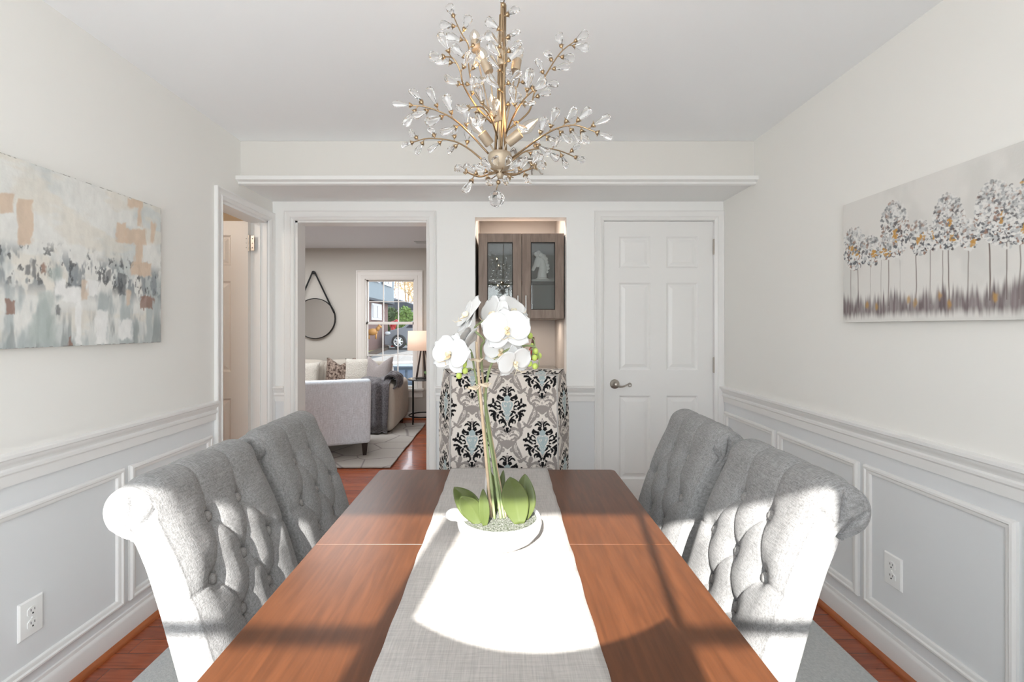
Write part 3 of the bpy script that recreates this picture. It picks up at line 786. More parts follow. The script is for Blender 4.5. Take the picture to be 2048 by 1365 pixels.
# ------------------------------------------------------------------ damask cloth
def damask_tile(N=420, PX=.32, PZ=.31):
    T = np.zeros((N, N), dtype=np.uint8)          # 0 cream 1 taupe 2 black 3 blue
    sx, sz = N / PX, N / PZ
    def disc(x, z, r, v):
        ci, cj = x * sx, z * sz; ri, rj = r * sx, r * sz
        ii = np.arange(int(ci - ri) - 1, int(ci + ri) + 2); jj = np.arange(int(cj - rj) - 1, int(cj + rj) + 2)
        A, B = np.meshgrid(ii, jj); m_ = ((A + .5 - ci) / ri) ** 2 + ((B + .5 - cj) / rj) ** 2 <= 1
        T[B[m_] % N, A[m_] % N] = v
    def stroke(pts, r0, r1, v, bulge=0):
        P_ = np.array(pts, float); n = 26
        # quadratic / cubic bezier
        t = np.linspace(0, 1, n)[:, None]
        if len(P_) == 3: Q = (1 - t) ** 2 * P_[0] + 2 * t * (1 - t) * P_[1] + t * t * P_[2]
        else: Q = (1 - t) ** 3 * P_[0] + 3 * t * (1 - t) ** 2 * P_[1] + 3 * t * t * (1 - t) * P_[2] + t ** 3 * P_[3]
        for k_, q in enumerate(Q):
            f_ = k_ / (n - 1); disc(q[0], q[1], r0 + (r1 - r0) * f_ + bulge * math.sin(math.pi * f_), v)
    def curl(x, z, r, a0, turn, w0, v):
        for k_ in range(34):
            f_ = k_ / 33; a = a0 + turn * f_; rr = r * (1 - .82 * f_)
            disc(x + rr * math.cos(a), z + rr * math.sin(a), w0 * (1 - .5 * f_), v)
    def motif(cx_, cz_, layer):
        U = PX / 920
        for sg in (1, -1):
            q = lambda x, y: (cx_ + sg * x * U, cz_ - (y - 540) * U)
            def st(v, r0, r1, bl, *pts): stroke([q(*p) for p in pts], r0 * U, r1 * U, v, bl * U)
            def dt(v, r_, *pts):
                for p in pts: disc(*q(*p), r_ * U, v)
            def sp(v, x, y, r_, a0, tn, w0, w1):
                for k_ in range(44):
                    f_ = k_ / 43; a = a0 + tn * f_; rr = r_ * (1 - .8 * f_); disc(*q(x + rr * math.cos(a), y - rr * math.sin(a)), (w0 * (1 - f_) + w1 * f_) * U, v)
            if layer == 0:
                q = lambda x, y: (cx_ + sg * x * U, cz_ - y * U)
                # long paisley leaf between motifs with curled ends
                st(1, 14, 10, 34, (350, -30), (392, 70), (320, 130), (262, 226)); st(1, 12, 8, 10, (352, -28), (330, -70), (378, -62)); st(1, 12, 8, 8, (270, 205), (225, 215), (222, 178)); st(1, 12, 8, 8, (262, 226), (300, 250), (318, 215))
                sp(1, 392, -42, 26, -2.2, 4.6, 13, 8); sp(1, 398, 92, 22, 1.0, -4.6, 12, 7); sp(1, 410, 20, 18, 1.6, -4.2, 11, 7)
                st(0, 4, 4, 0, (352, 0), (376, 70), (318, 130), (276, 200)); st(0, 4, 3, 0, (338, 30), (352, 80), (316, 108)); st(0, 3, 3, 0, (366, 20), (378, 60), (350, 110))
                # small leaf and its stalk
                st(1, 8, 5, 22, (150, 175), (148, 210), (176, 262)); st(1, 8, 7, 2, (176, 262), (205, 250), (236, 226))
                # junction ornament under the motif
                st(1, 14, 10, 16, (20, 330), (60, 236), (120, 262)); st(1, 14, 14, 16, (120, 262), (190, 290), (172, 350)); st(1, 12, 9, 10, (168, 350), (130, 404), (96, 362)); st(1, 12, 10, 8, (40, 356), (84, 322), (128, 350))
                dt(1, 18, (74, 296), (98, 382), (146, 292)); st(1, 12, 8, 8, (60, 420), (100, 440), (118, 398)); dt(1, 14, (0, 372)); dt(0, 9, (0, 372)); dt(1, 5, (0, 372))
                st(1, 16, 16, 10, (0, 420), (40, 416), (72, 438)); st(1, 24, 4, 22, (0, 430), (24, 460), (0, 520)); st(1, 10, 4, 12, (30, 440), (70, 450), (40, 492)); sp(1, 186, 268, 22, -1.8, 4.4, 12, 7); sp(1, 60, 250, 18, 2.6, -4.2, 10, 6)
                st(0, 4, 4, 0, (14, 345), (62, 262), (112, 285)); st(0, 4, 4, 0, (112, 285), (172, 300), (150, 350)); st(0, 4, 4, 0, (42, 368), (84, 330), (128, 372)); st(0, 3, 3, 0, (20, 400), (60, 400), (84, 420))
                dt(1, 26, (0, -268)); dt(0, 5, (0, -280)); dt(1, 9, (250, 226), (205, 170))
                continue
            y0 = -540
            def S(v, r0, r1, bl, *pts): st(v, r0, r1, bl, *[(x, y) for x, y in pts])
            # heart and shield
            dt(3, 34, (0, 402), (8, 412)); dt(3, 40, (36, 484)); S(3, 40, 12, 4, (28, 500), (24, 540), (0, 590)); dt(3, 30, (0, 510)); S(3, 10, 24, 4, (0, 600), (18, 620), (34, 606)); S(3, 24, 6, 0, (20, 620), (12, 650), (0, 690))
            S(0, 3, 3, 0, (0, 450), (50, 430), (76, 480), (2, 580)); sp(0, 30, 500, 22, 2.6, 5.0, 3.5, 3); S(0, 3, 3, 0, (0, 610), (24, 640), (30, 600)); dt(0, 4, (0, 640), (0, 610), (0, 670))
            # crown
            S(2, 6, 9, 4, (14, 326), (12, 272), (56, 262)); S(2, 5, 8, 7, (34, 322), (60, 262), (98, 316)); S(2, 4, 6, 2, (8, 330), (26, 316), (60, 290)); dt(2, 8, (0, 228))
            for k_ in range(5): a = 1.2566 * k_ + .3; dt(2, 13, (34 + 17 * math.cos(a), 355 + 17 * math.sin(a)))
            dt(2, 12, (34, 355))
            # blades down the side
            S(2, 6, 9, 12, (118, 358), (112, 400), (52, 398)); S(2, 9, 6, 8, (60, 396), (40, 430), (84, 432)); S(2, 5, 5, 8, (124, 372), (140, 410), (96, 426)); S(2, 5, 6, 6, (150, 440), (110, 440), (92, 476)); dt(2, 11, (116, 362))
            S(2, 12, 5, 6, (186, 412), (178, 440), (196, 470)); S(2, 5, 4, 8, (178, 440), (160, 500), (122, 500)); S(2, 5, 4, 7, (152, 452), (146, 480), (176, 506)); dt(2, 9, (146, 448))
            S(2, 17, 5, 4, (240, 494), (200, 482), (140, 556)); S(2, 6, 5, 5, (206, 500), (160, 510), (122, 552)); dt(2, 11, (212, 478), (222, 514))
            S(2, 6, 5, 8, (128, 510), (94, 490), (86, 530)); S(2, 6, 5, 5, (86, 530), (92, 560), (112, 542)); S(2, 8, 5, 9, (60, 576), (86, 570), (108, 596))
            S(2, 14, 4, 6, (232, 566), (200, 556), (150, 584)); S(2, 12, 4, 6, (212, 624), (196, 590), (128, 592)); S(2, 14, 5, 8, (152, 692), (186, 660), (152, 612)); S(2, 10, 4, 6, (186, 640), (178, 610), (132, 604))
            S(2, 8, 5, 5, (112, 612), (140, 626), (134, 656)); S(2, 9, 6, 2, (118, 660), (132, 640), (110, 624)); dt(2, 7, (94, 596), (110, 580))
            S(2, 5, 7, 6, (30, 640), (60, 620), (74, 580)); S(2, 5, 5, 5, (24, 700), (60, 650), (96, 630)); S(2, 6, 14, 8, (14, 760), (30, 684), (86, 684)); S(2, 14, 5, 2, (86, 684), (116, 690), (98, 734)); S(2, 6, 8, 5, (40, 716), (72, 700), (76, 724))
            S(2, 5, 6, 3, (30, 740), (28, 780), (54, 778)); dt(2, 9, (52, 770)); dt(2, 5, (0, 700), (0, 720), (0, 742), (14, 690), (22, 672))
            S(2, 13, 4, 6, (0, 792), (6, 820), (0, 856)); dt(2, 13, (10, 792)); S(2, 4, 5, 3, (14, 830), (44, 836), (34, 806))
    for layer in (0, 1):
        motif(PX * .5, PZ * .5, layer); motif(0, 0, layer)
    # thin outlines around the taupe figures come from the cream gaps themselves
    return T
DT = damask_tile()
DCOL = np.array([lin((222, 214, 206)), lin((150, 142, 138)), lin((24, 23, 25)), lin((166, 180, 182))])
def damask(a, b, x0=0, z0=0, PX=.32, PZ=.31):
    N = DT.shape[0]
    i = np.floor(((a - x0) / PX + .5) % 1 * N).astype(int) % N; j = np.floor(((b - z0) / PZ + .5) % 1 * N).astype(int) % N
    return DCOL[DT[j, i]]

def slip_chair(root_name, loc, rz, label, ztop, ear, fine):
    root = empty(root_name, loc, label, 'chair', rz=0)
    sgn = -1 if rz == 0 else 1        # back lies on +y (facing -y) for rz 0
    # local: front panel at y=0 facing -y*..., seat towards -y ; sgn mirrors
    def W(x, y, z): return Vector((x, y if rz == 0 else -y, z))
    org = Vector(loc)
    def top(x): return ztop + ear * (x / .245) ** 2
    def surf(fn, nu, nv, uvf, name, parent=root):
        mb = MB(); u = np.linspace(0, 1, nu + 1); v = np.linspace(0, 1, nv + 1)
        A, B = [], []
        for j in range(nv + 1):
            for i in range(nu + 1):
                mb.v.append(tuple(org + W(*fn(u[i], v[j])))); a, b = uvf(u[i], v[j]); A.append(a); B.append(b)
        mb.f = [(j * (nu + 1) + i, j * (nu + 1) + i + 1, (j + 1) * (nu + 1) + i + 1, (j + 1) * (nu + 1) + i) for j in range(nv) for i in range(nu)]
        mb.c = damask(np.array(A), np.array(B), x0=.015, z0=.943)
        return build(name, mb, M['damask'], parent, smooth=True)
    g = 1 if fine else .3
    def hwf(z): return .239 + .012 * (ztop - z)
    def hwr(z): return (.288 if fine else .238) + (.065 if fine else .02) * (ztop - z) + .01 * math.sin((ztop - z) * 9)
    zb = .02
    fr_ = surf(lambda u, v: ((u * 2 - 1) * hwf(zb + (ztop - zb) * v), -.006 * math.sin(math.pi * u), zb + (top((u * 2 - 1) * .245) - zb) * v),
         int(220 * g), int(470 * g), lambda u, v: ((u * 2 - 1) * .245, zb + (ztop - zb) * v), 'front_panel')
    for sg in (-1, 1):
        surf(lambda u, v: (sg * (hwf(zb + (ztop - zb) * v) * (1 - u) + hwr(zb + (ztop - zb) * v) * u), .13 * u, zb + (top(.245) + .018 * u - zb) * v),
             int(60 * g), int(470 * g), lambda u, v: (sg * (.245 + .14 * u), zb + (ztop - zb) * v), 'side_panel')
    surf(lambda u, v: ((u * 2 - 1) * (hwf(ztop) * (1 - v) + hwr(ztop) * v), .13 * v, top((u * 2 - 1) * .245) + .018 * v + .006 * math.sin(math.pi * v)),
         int(230 * g), int(60 * g), lambda u, v: ((u * 2 - 1) * .26, ztop + .13 * v), 'top_panel')
    surf(lambda u, v: ((u * 2 - 1) * hwr(zb + (ztop - zb) * v), .13, zb + (top((u * 2 - 1) * .245) + .018 - zb) * v),
         60, 90, lambda u, v: ((u * 2 - 1) * .3, v), 'back_panel')
    mb = MB()
    for sg in (-1, 1):
        mb.tube([org + W(sg * hwf(z), -.001, z) for z in np.linspace(zb, top(.245), 12)], .0035, 6)
    mb.tube([org + W(x, -.001, top(x)) for x in np.linspace(-hwf(ztop), hwf(ztop), 14)], .0035, 6)
    build('piping', mb, M['piping'], root, smooth=True)
    # seat and skirt below the table top
    mb = MB(); hs = .25
    def seatf(u, v):
        ang = u
        return None
    A = []; B = []
    pts = []
    pathx = [(-hs, -.002), (-hs - .02, -.46), (hs + .02, -.46), (hs, -.002)]
    n_ = 24; rows = [(.02, 1.06), (.25, 1.02), (.47, 1.0), (.485, .97)]
    for z, k_ in rows:
        for (x0, y0), (x1, y1) in zip(pathx[:-1], pathx[1:]):
            for i in range(n_):
                t = i / n_; pts.append((k_ * (x0 + (x1 - x0) * t), (y0 + (y1 - y0) * t) * (k_ if y0 or y1 else 1), z)); A.append(x0 + (x1 - x0) * t + (y0 + (y1 - y0) * t)); B.append(z)
        pts.append((k_ * hs, -.002, z)); A.append(hs); B.append(z)
    m_ = 3 * n_ + 1
    mb.v = [tuple(org + W(*p)) for p in pts]
    mb.f = [(j * m_ + i, j * m_ + i + 1, (j + 1) * m_ + i + 1, (j + 1) * m_ + i) for j in range(len(rows) - 1) for i in range(m_ - 1)]
    mb.f.append(tuple((len(rows) - 1) * m_ + i for i in range(m_)))
    mb.c = damask(np.array(A), np.array(B))
    build('seat_skirt', mb, M['damask'], root)
    return root
slip_chair('slipcovered_chair', (.002, 2.05, 0), 0, 'high-back chair in black, grey and cream damask slipcover at the far table end', 1.094, 0, True)
slip_chair('slipcovered_chair', (-.035, .15, 0), math.pi, 'damask slipcovered chair at the near table end, below the viewpoint', 1.115, .055, False)

# ------------------------------------------------------------------ dining table
TX0, TX1, TY0, TY1, TZ = -.476, .427, .27, 1.757, .76
tb = empty('dining_table', ((TX0 + TX1) / 2, (TY0 + TY1) / 2, 0), 'dark brown wooden dining table with sunlit top and linen runner', 'table')
def slab(y0, y1, rf):
    mb = MB(); r = .018
    poly = []
    for cx_, cy_, a0, rr in ((TX1, y0, -90, r if rf[0] else .001), (TX1, y1, 0, r if rf[1] else .001), (TX0, y1, 90, r if rf[1] else .001), (TX0, y0, 180, r if rf[0] else .001)):
        ccx = cx_ - rr if cx_ > 0 else cx_ + rr; ccy = cy_ + rr if cy_ == y0 else cy_ - rr
        for k_ in range(6): a = R(a0 + 90 * k_ / 5); poly.append((ccx + rr * math.cos(a), ccy + rr * math.sin(a)))
    mb.prism(poly, TZ - .030, TZ, lambda a, b, d: Vector((a, b, d)))
    return mb
build('table_top', slab(TY0, 1.1518, (1, 0)), M['darkwood'], tb, bevel=.002)
build('table_leaf', slab(1.1532, TY1, (0, 1)), M['darkwood'], tb, bevel=.002)
mb = MB(); mb.box(TX0 + .002, TX1 - .002, 1.1519, 1.1531, TZ - .03, TZ - .002); build('leaf_seam', mb, mat('pale_seam', (.45, .38, .34), .6), tb)
mb = MB(); i_ = .06
for a in ((TX0 + i_, TX0 + i_ + .02, TY0 + i_, TY1 - i_), (TX1 - i_ - .02, TX1 - i_, TY0 + i_, TY1 - i_), (TX0 + i_, TX1 - i_, TY0 + i_, TY0 + i_ + .02), (TX0 + i_, TX1 - i_, TY1 - i_ - .02, TY1 - i_)):
    mb.box(*a, TZ - .115, TZ - .030)
build('apron', mb, M['darkwood'], tb)
for x in (TX0 + .055, TX1 - .125):
    for y in (TY0 + .05, TY1 - .12):
        mb = MB(); vs = []
        for z, k_ in ((0, .011), (TZ - .030, 0)):
            vs += [(x + k_, y + k_, z), (x + .07 - k_, y + k_, z), (x + .07 - k_, y + .07 - k_, z), (x + k_, y + .07 - k_, z)]
        mb.add(vs, [(3, 2, 1, 0), (4, 5, 6, 7), (0, 1, 5, 4), (1, 2, 6, 5), (2, 3, 7, 6), (3, 0, 4, 7)])
        build('leg', mb, M['darkwood'], tb, bevel=.003)
# runner
mb = MB()
def runf(u, v):
    L_ = 1.757 - .25 + .30; d = v * L_ - .15; x = (u - .5) * .372 - .0165 - .006 * (1 - v)
    x += (.0009 * math.sin(v * 38) + .0008 * math.sin(v * 91 + 2)) * (1 if u > .5 else -1) * (abs(u - .5) * 2) ** 4
    zz = TZ + .0022 + .0011 * math.sin(u * 9 + v * 17) ** 2 + .0012 * math.sin(v * 60 + 3 * math.sin(u * 5)) ** 2
    if d > 1.757 - .25 + .004: return Vector((x, 1.757 + .006, TZ - (d - (1.757 - .25 + .004))))
    if d < 0.016: return Vector((x, TY0 - .006, TZ - (.016 - d)))
    return Vector((x, .254 + d if .254 + d > TY0 else TY0 - .004, zz))
mb.grid(runf, 24, 160)
tag(build('table_runner', mb, M['linen'], loc=(-.0165, 1.0, TZ), smooth=True, solid=.0016), 'pale linen runner lying along the middle of the dining table', 'runner')
# rug under it
mb = MB()
mb.rbox((.006, 1.35, .006), (2.737, 3.0, .012), .005, n=2)
tag(build('area_rug', mb, M['rug'], loc=(.006, 1.35, 0)), 'pale grey textured rug lying under the dining table', 'rug')

# ------------------------------------------------------------------ tufted chairs (local: seat forward +x, width along y)
def tufted_chair():
    root = bpy.data.objects.new('dining_chair', None); col.objects.link(root)
    # profile of the back in (x, z); world X = local x - .40
    OX = .40
    front = [(-.565, .40), (-.590, .48), (-.612, .56), (-.636, .64), (-.662, .72), (-.690, .79), (-.716, .845), (-.737, .885)]
    front = [(x + OX, z) for x, z in front]
    rc = Vector((-.803 + OX, .900)); rr = .060
    roll = []
    for k_ in range(0, 19):
        a = R(38 + (262 - 38) * k_ / 18)
        roll.append((rc.x + rr * math.cos(a), rc.y + rr * math.sin(a)))
    back = [(-.796, .846), (-.765, .78), (-.737, .70), (-.708, .60), (-.680, .50), (-.665, .40)]
    back = [(x + OX, z) for x, z in back]
    raw = front + roll + back + [(back[-1][0] + .04, .33), (front[0][0] - .02, .33)]
    def resample(pts, step):
        out = []
        for (a, b) in zip(pts, pts[1:] + pts[:1]):
            a = Vector(a); b = Vector(b); n = max(1, int(round((b - a).length / step)))
            for k_ in range(n): out.append(a.lerp(b, k_ / n))
        return out
    pts = resample([tuple(p) for p in raw], .0046)
    m = len(pts)
    # smooth a little
    for _ in range(12): pts = [(pts[i - 1] + pts[i] * 2 + pts[(i + 1) % m]) / 4 for i in range(m)]
    nrm = []
    for i in range(m):
        t = (pts[(i + 1) % m] - pts[i - 1]).normalized(); nrm.append(Vector((t.y, -t.x)))
    cen = sum(pts, Vector((0, 0))) / m
    # orientation outward
    sgn = 1 if (pts[5] + nrm[5] * .05).x > pts[5].x else -1
    nrm = [n * sgn for n in nrm]
    # medial point for end caps
    def medial(p):
        if p.y > .855: return rc.copy() if True else None
        t = (p.y - .33) / (.855 - .33)
        xm = (-.625 * (1 - t) + -.768 * t) + OX
        return Vector((xm, min(max(p.y, .37), .87)))
    HW = .199; EX = .016
    rows = [.845, .7186, .606, .49]
    btn = []
    for k_, z in enumerate(rows):
        ys = (-.062, .062) if k_ % 2 == 0 else (-.125, 0, .125)
        for y in ys: btn.append((y, z))
    def segd(y, z, a, b):
        ax, az = a; bx, bz = b; dx, dz = bx - ax, bz - az; L2 = dx * dx + dz * dz
        t = max(0, min(1, ((y - ax) * dx + (z - az) * dz) / L2)); return math.hypot(y - ax - t * dx, z - az - t * dz)
    segs = []
    for i, a in enumerate(btn):
        for b in btn[i + 1:]:
            if abs(abs(a[0] - b[0]) - .0625) < .02 and .08 < abs(a[1] - b[1]) < .15: segs.append((a, b))
    for y in (-.062, .062): segs.append(((y, .845), (y * 1.15, 1.04)))     # pleats over the roll
    for z in (.7186, .49):
        for s_ in (-1, 1): segs.append(((s_ * .125, z), (s_ * .215, z - .004)))
    arc = [0]
    for i in range(1, m): arc.append(arc[-1] + (pts[i] - pts[i - 1]).length)
    # "tuft height" coordinate: follow z on the front, keep counting over the roll
    i_top = max(i for i in range(m) if arc[i] < 1.0 and pts[i].x > rc.x)
    zz = []
    ref = None
    for i in range(m):
        if pts[i].x > rc.x - .02 and arc[i] < .66 + .1: zz.append(None)
        else: zz.append(None)
    base_i = min(range(m), key=lambda i: abs(pts[i].y - .80) + (0 if pts[i].x > -.76 + OX + .02 else 9))
    for i in range(m):
        zz[i] = .80 + (arc[i] - arc[base_i]) * .985
    def disp(y, i):
        z = zz[i]
        if arc[i] > arc[base_i] + .22 or i > m * .62: return 0
        if z < .42: return 0
        fade = 1 - sm(.99, 1.06, np.float64(z))
        edge = 1 - sm(.150, .215, np.float64(abs(y)))
        puff = .012 * edge
        d = puff
        db = min(math.hypot(y - a, z - b) for a, b in btn)
        d -= .020 * math.exp(-(db / .016) ** 2) + .011 * math.exp(-(db / .040) ** 2)
        ds = min(segd(y, z, a, b) for a, b in segs)
        d -= .0032 * math.exp(-(ds / .0032) ** 2) + .0030 * math.exp(-(ds / .018) ** 2)
        return d * float(fade)
    mb = MB()
    ys = []
    NB = 116
    for j in range(NB + 1): ys.append(-HW + 2 * HW * j / NB)
    for j, y in enumerate(ys):
        for i in range(m):
            p = pts[i]; n = nrm[i]; d = disp(y, i)
            if abs(y) > HW - .03:
                d -= .004 * ((abs(y) - HW + .03) / .03) ** 2
            q = p + n * d
            mb.v.append((q.x, y, q.y))
    for j in range(NB):
        for i in range(m): mb.f.append((j * m + i, j * m + (i + 1) % m, (j + 1) * m + (i + 1) % m, (j + 1) * m + i))
    # pleated ends
    K = 22
    for s_, j0 in ((-1, 0), (1, NB)):
        prev = [j0 * m + i for i in range(m)]
        for k_ in range(1, K + 1):
            t = k_ / K
            cur = []
            for i in range(m):
                e = Vector((mb.v[j0 * m + i][0], mb.v[j0 * m + i][2])); md = medial(pts[i])
                q = e.lerp(md, 1 - math.cos(t * math.pi / 2) if t < 1 else .93)
                oy = EX * math.sin(t * math.pi / 2)
                if q.y > .845:
                    nx_, nz_ = -.782 + OX, .850
                    rad_ = math.hypot(q.x - nx_, q.y - nz_); ang = math.atan2(q.y - nz_, q.x - nx_)
                    for a0, l_ in ((R(58), .10), (R(98), .105), (R(138), .09), (R(172), .06)):
                        dd = abs((ang - a0 + math.pi) % (2 * math.pi) - math.pi) * rad_
                        oy -= .011 * math.exp(-(dd / .0038) ** 2) * float(1 - sm(l_ * .7, l_, np.float64(rad_))) + .004 * math.exp(-(dd / .010) ** 2) * float(1 - sm(l_ * .6, l_, np.float64(rad_)))
                    # pleats gather at the neck
                mb.v.append((q.x, s_ * (HW + oy), q.y)); cur.append(len(mb.v) - 1)
            for i in range(m): mb.f.append((prev[i], prev[(i + 1) % m], cur[(i + 1) % m], cur[i]))
            prev = cur
        mb.f.append(tuple(prev))
    bk = build('backrest', mb, M['fabric'], root, smooth=True, local=True)
    for y, z in btn[:9]:
        i = min(range(int(m * .6)), key=lambda i: abs(zz[i] - z)); p = pts[i] + nrm[i] * (disp(y, i) + .012)
        n3 = Vector((nrm[i].x, 0, nrm[i].y)); rot = n3.to_track_quat('Z', 'Y').to_matrix()
        bmb = MB(); bmb.lathe([(.0130, -.010), (.0142, -.002), (.0125, .004), (.0075, .007), (.0001, .008)], (0, 0, 0), 16, M=rot)
        b_ = build('button', bmb, M['button'], bk, smooth=True, local=True); b_.location = (p.x, y, p.y)
    mb = MB(); mb.rbox((.03, 0, .435), (.50, .43, .13), .035, n=4, puff=.010); build('seat', mb, M['fabric'], root, smooth=True, local=True)
    for x, y, dx in ((.24, .185, 0), (.24, -.185, 0), (-.22, .185, -.05), (-.22, -.185, -.05)):
        mb = MB(); vs = []
        for z, k_, ox in ((0.0, .014, dx), (.385, .021, 0)): vs += [(x + ox + a * k_, y + b * k_, z) for a, b in ((-1, -1), (1, -1), (1, 1), (-1, 1))]
        mb.add(vs, [(3, 2, 1, 0), (4, 5, 6, 7), (0, 1, 5, 4), (1, 2, 6, 5), (2, 3, 7, 6), (3, 0, 4, 7)])
        build('leg', mb, M['leg'], root, bevel=.002, local=True)
    return root
def copy_tree(o, parent=None):
    c = o.copy(); col.objects.link(c)
    if parent is not None: c.parent = parent
    for ch in list(o.children): copy_tree(ch, c)
    return c
ch0 = tufted_chair()
spots = [(-.40, 1.175, 0, 'grey tufted roll-back chair on the left of the table, nearest and largest'),
         (-.40, 1.632, 0, 'grey tufted roll-back chair on the left of the table, nearer the passage'),
         (.334, 1.18, math.pi, 'grey tufted roll-back chair on the right of the table, nearest the outlet'),
         (.334, 1.675, math.pi, 'grey tufted roll-back chair on the right of the table, in front of the white door')]
allc = [ch0] + [copy_tree(ch0) for _ in spots[1:]]
for o, (x, y, rz, lb) in zip(allc, spots):
    o.location = (x, y, .012); o.rotation_euler = (0, 0, rz); tag(o, lb, 'chair', 'tufted chairs along the table')

# ------------------------------------------------------------------ orchid in its bowl
OC = Vector((-.010, 1.162, TZ + .004))
orc = empty('potted_orchid', OC, 'white orchid in a low white bird-shaped bowl on the linen runner', 'plant')
mb = MB()
mb.lathe([(.0001, .006), (.066, .006), (.0001, .0), (.062, .0), (.070, .004), (.090, .018), (.104, .036), (.1075, .050), (.106, .062), (.101, .068), (.096, .066), (.094, .060), (.090, .050)][3:], OC, 48)
pot = build('pot', mb, M['ceramic'], orc, smooth=True)
mb = MB(); mb.grid(lambda u, v: OC + Vector(((.094 * u) * math.cos(v * 2 * math.pi), (.094 * u) * math.sin(v * 2 * math.pi), .060 + .006 * (1 - u) + .003 * rnd.random())), 14, 48)
build('soil', mb, M['bark_soil'], orc, smooth=True)
# bird head on the left rim, tail at the back
mb = MB()
hp = P(908, 1030, 1.15)
mb.ball(hp, .018, 12, (1.25, 1.0, .85)); mb.tube([hp + Vector((.012, .0, -.004)), hp + Vector((.03, .0, -.016)), hp + Vector((.046, 0, -.030))], [.014, .012, .016], 12)
mb.tube([hp + Vector((-.016, 0, -.002)), hp + Vector((-.027, 0, -.006))], [.007, .001], 8)
build('bird_head', mb, M['ceramic'], pot, remesh=.0018)
mb = MB(); tp = Vector((OC.x - .03, OC.y + .088, OC.z + .055))
mb.tube([tp, tp + Vector((-.004, .02, .030)), tp + Vector((-.004, .032, .058)), tp + Vector((0, .036, .078))], [.022, .020, .025, .030], 12, flat=.35)
build('bird_tail', mb, M['ceramic'], pot, remesh=.002)

def leaf(base, tip, width, bend, name='leaf', fold=.25, side=None):
    base = Vector(base); tip = Vector(tip); d = tip - base
    view = side if side is not None else Vector((0, -1, 0))
    ax = d.normalized(); sd = ax.cross(view).normalized(); nn = sd.cross(ax)
    mb = MB()
    def f(u, v):
        a = (u * 2 - 1); wv = width * math.sin(math.pi * min(1, max(0.0, v * .93 + .07))) ** .75 * (1 - .1 * v)
        c = base + d * v + nn * bend * math.sin(math.pi * v)
        return c + sd * a * wv + nn * (-fold * wv * (1 - abs(a)) + .06 * wv * math.sin(6 * v))
    mb.grid(f, 12, 22)
    return build(name, mb, M['leaf'], orc, smooth=True, solid=.0022)
B = lambda dx, dy: OC + Vector((dx, dy, .062))
leaf(B(-.048, -.035), P(908, 975, 1.13), .030, -.012)
leaf(B(-.045, -.045), P(922, 994, 1.09), .026, -.010)
leaf(B(-.035, -.055), P(966, 978, 1.11), .014, .004)
leaf(B(.050, -.045), P(1020, 955, 1.09), .034, -.014)
leaf(B(.060, -.020), P(1050, 948, 1.16), .030, .012)
leaf(B(-.005, .035), P(1007, 940, 1.22), .012, .006)
leaf(B(-.012, .02), P(980, 942, 1.2), .016, -.006)
leaf(B(.02, .0), P(1005, 990, 1.17), .014, .008)
def stem(pts, rad, name='stem', m_='stem', nodes=True):
    P_ = [Vector(p) for p in pts]; Q = []
    n = len(P_)
    for i in range(n - 1):
        p0 = P_[max(i - 1, 0)]; p1 = P_[i]; p2 = P_[i + 1]; p3 = P_[min(i + 2, n - 1)]
        for k_ in range(8):
            t = k_ / 8; Q.append(.5 * ((2 * p1) + (p2 - p0) * t + (2 * p0 - 5 * p1 + 4 * p2 - p3) * t * t + (3 * p1 - p0 - 3 * p2 + p3) * t ** 3))
    Q.append(P_[-1])
    mb = MB(); rr = [rad * (1.35 if nodes and k_ % 8 == 4 else 1) * (1 - .35 * k_ / len(Q)) for k_ in range(len(Q))]
    mb.tube(Q, rr, 8)
    return build(name, mb, M[m_], orc, smooth=True)
s1 = [B(-.012, -.018), P(975, 900, 1.135), P(962, 820, 1.14), P(950, 745, 1.13), P(940, 700, 1.12), P(925, 730, 1.09)]
s2 = [B(.004, -.02), P(987, 930, 1.145), P(972, 830, 1.15), P(973, 770, 1.15), P(985, 725, 1.14), P(1015, 700, 1.12), P(1050, 692, 1.12), P(1070, 694, 1.13)]
s3 = [B(.012, -.018), P(985, 900, 1.16), P(968, 780, 1.17), P(962, 700, 1.16), P(968, 680, 1.15), P(950, 655, 1.15), P(1000, 625, 1.17)]
stem(s1, .0034); stem(s2, .0036); stem(s3, .0034)
stem([B(-.02, -.012), P(958, 760, 1.12), P(953, 684, 1.115)], .0042, 'support_cane', 'cane', False)
stem([B(.016, -.010), P(975, 830, 1.17), P(964, 745, 1.165)], .0036, 'support_cane', 'cane', False)
for px_, py_ in ((946, 778), (968, 772), (953, 722)):
    mb = MB(); c = P(px_, py_, 1.125)
    for k_ in range(3):
        mb.tube([c + Vector((.012 * math.cos(a), .012 * math.sin(a), .002 * k_ + .002 * math.sin(a * 2))) for a in np.linspace(0, 6.28, 14)], .0013, 5)
    mb.tube([c + Vector((-.010, -.012, 0)), c + Vector((-.018, -.015, .006))], .0012, 5); mb.tube([c + Vector((.010, -.012, 0)), c + Vector((.018, -.015, .008))], .0012, 5)
    build('raffia_tie', mb, M['raffia'], orc)

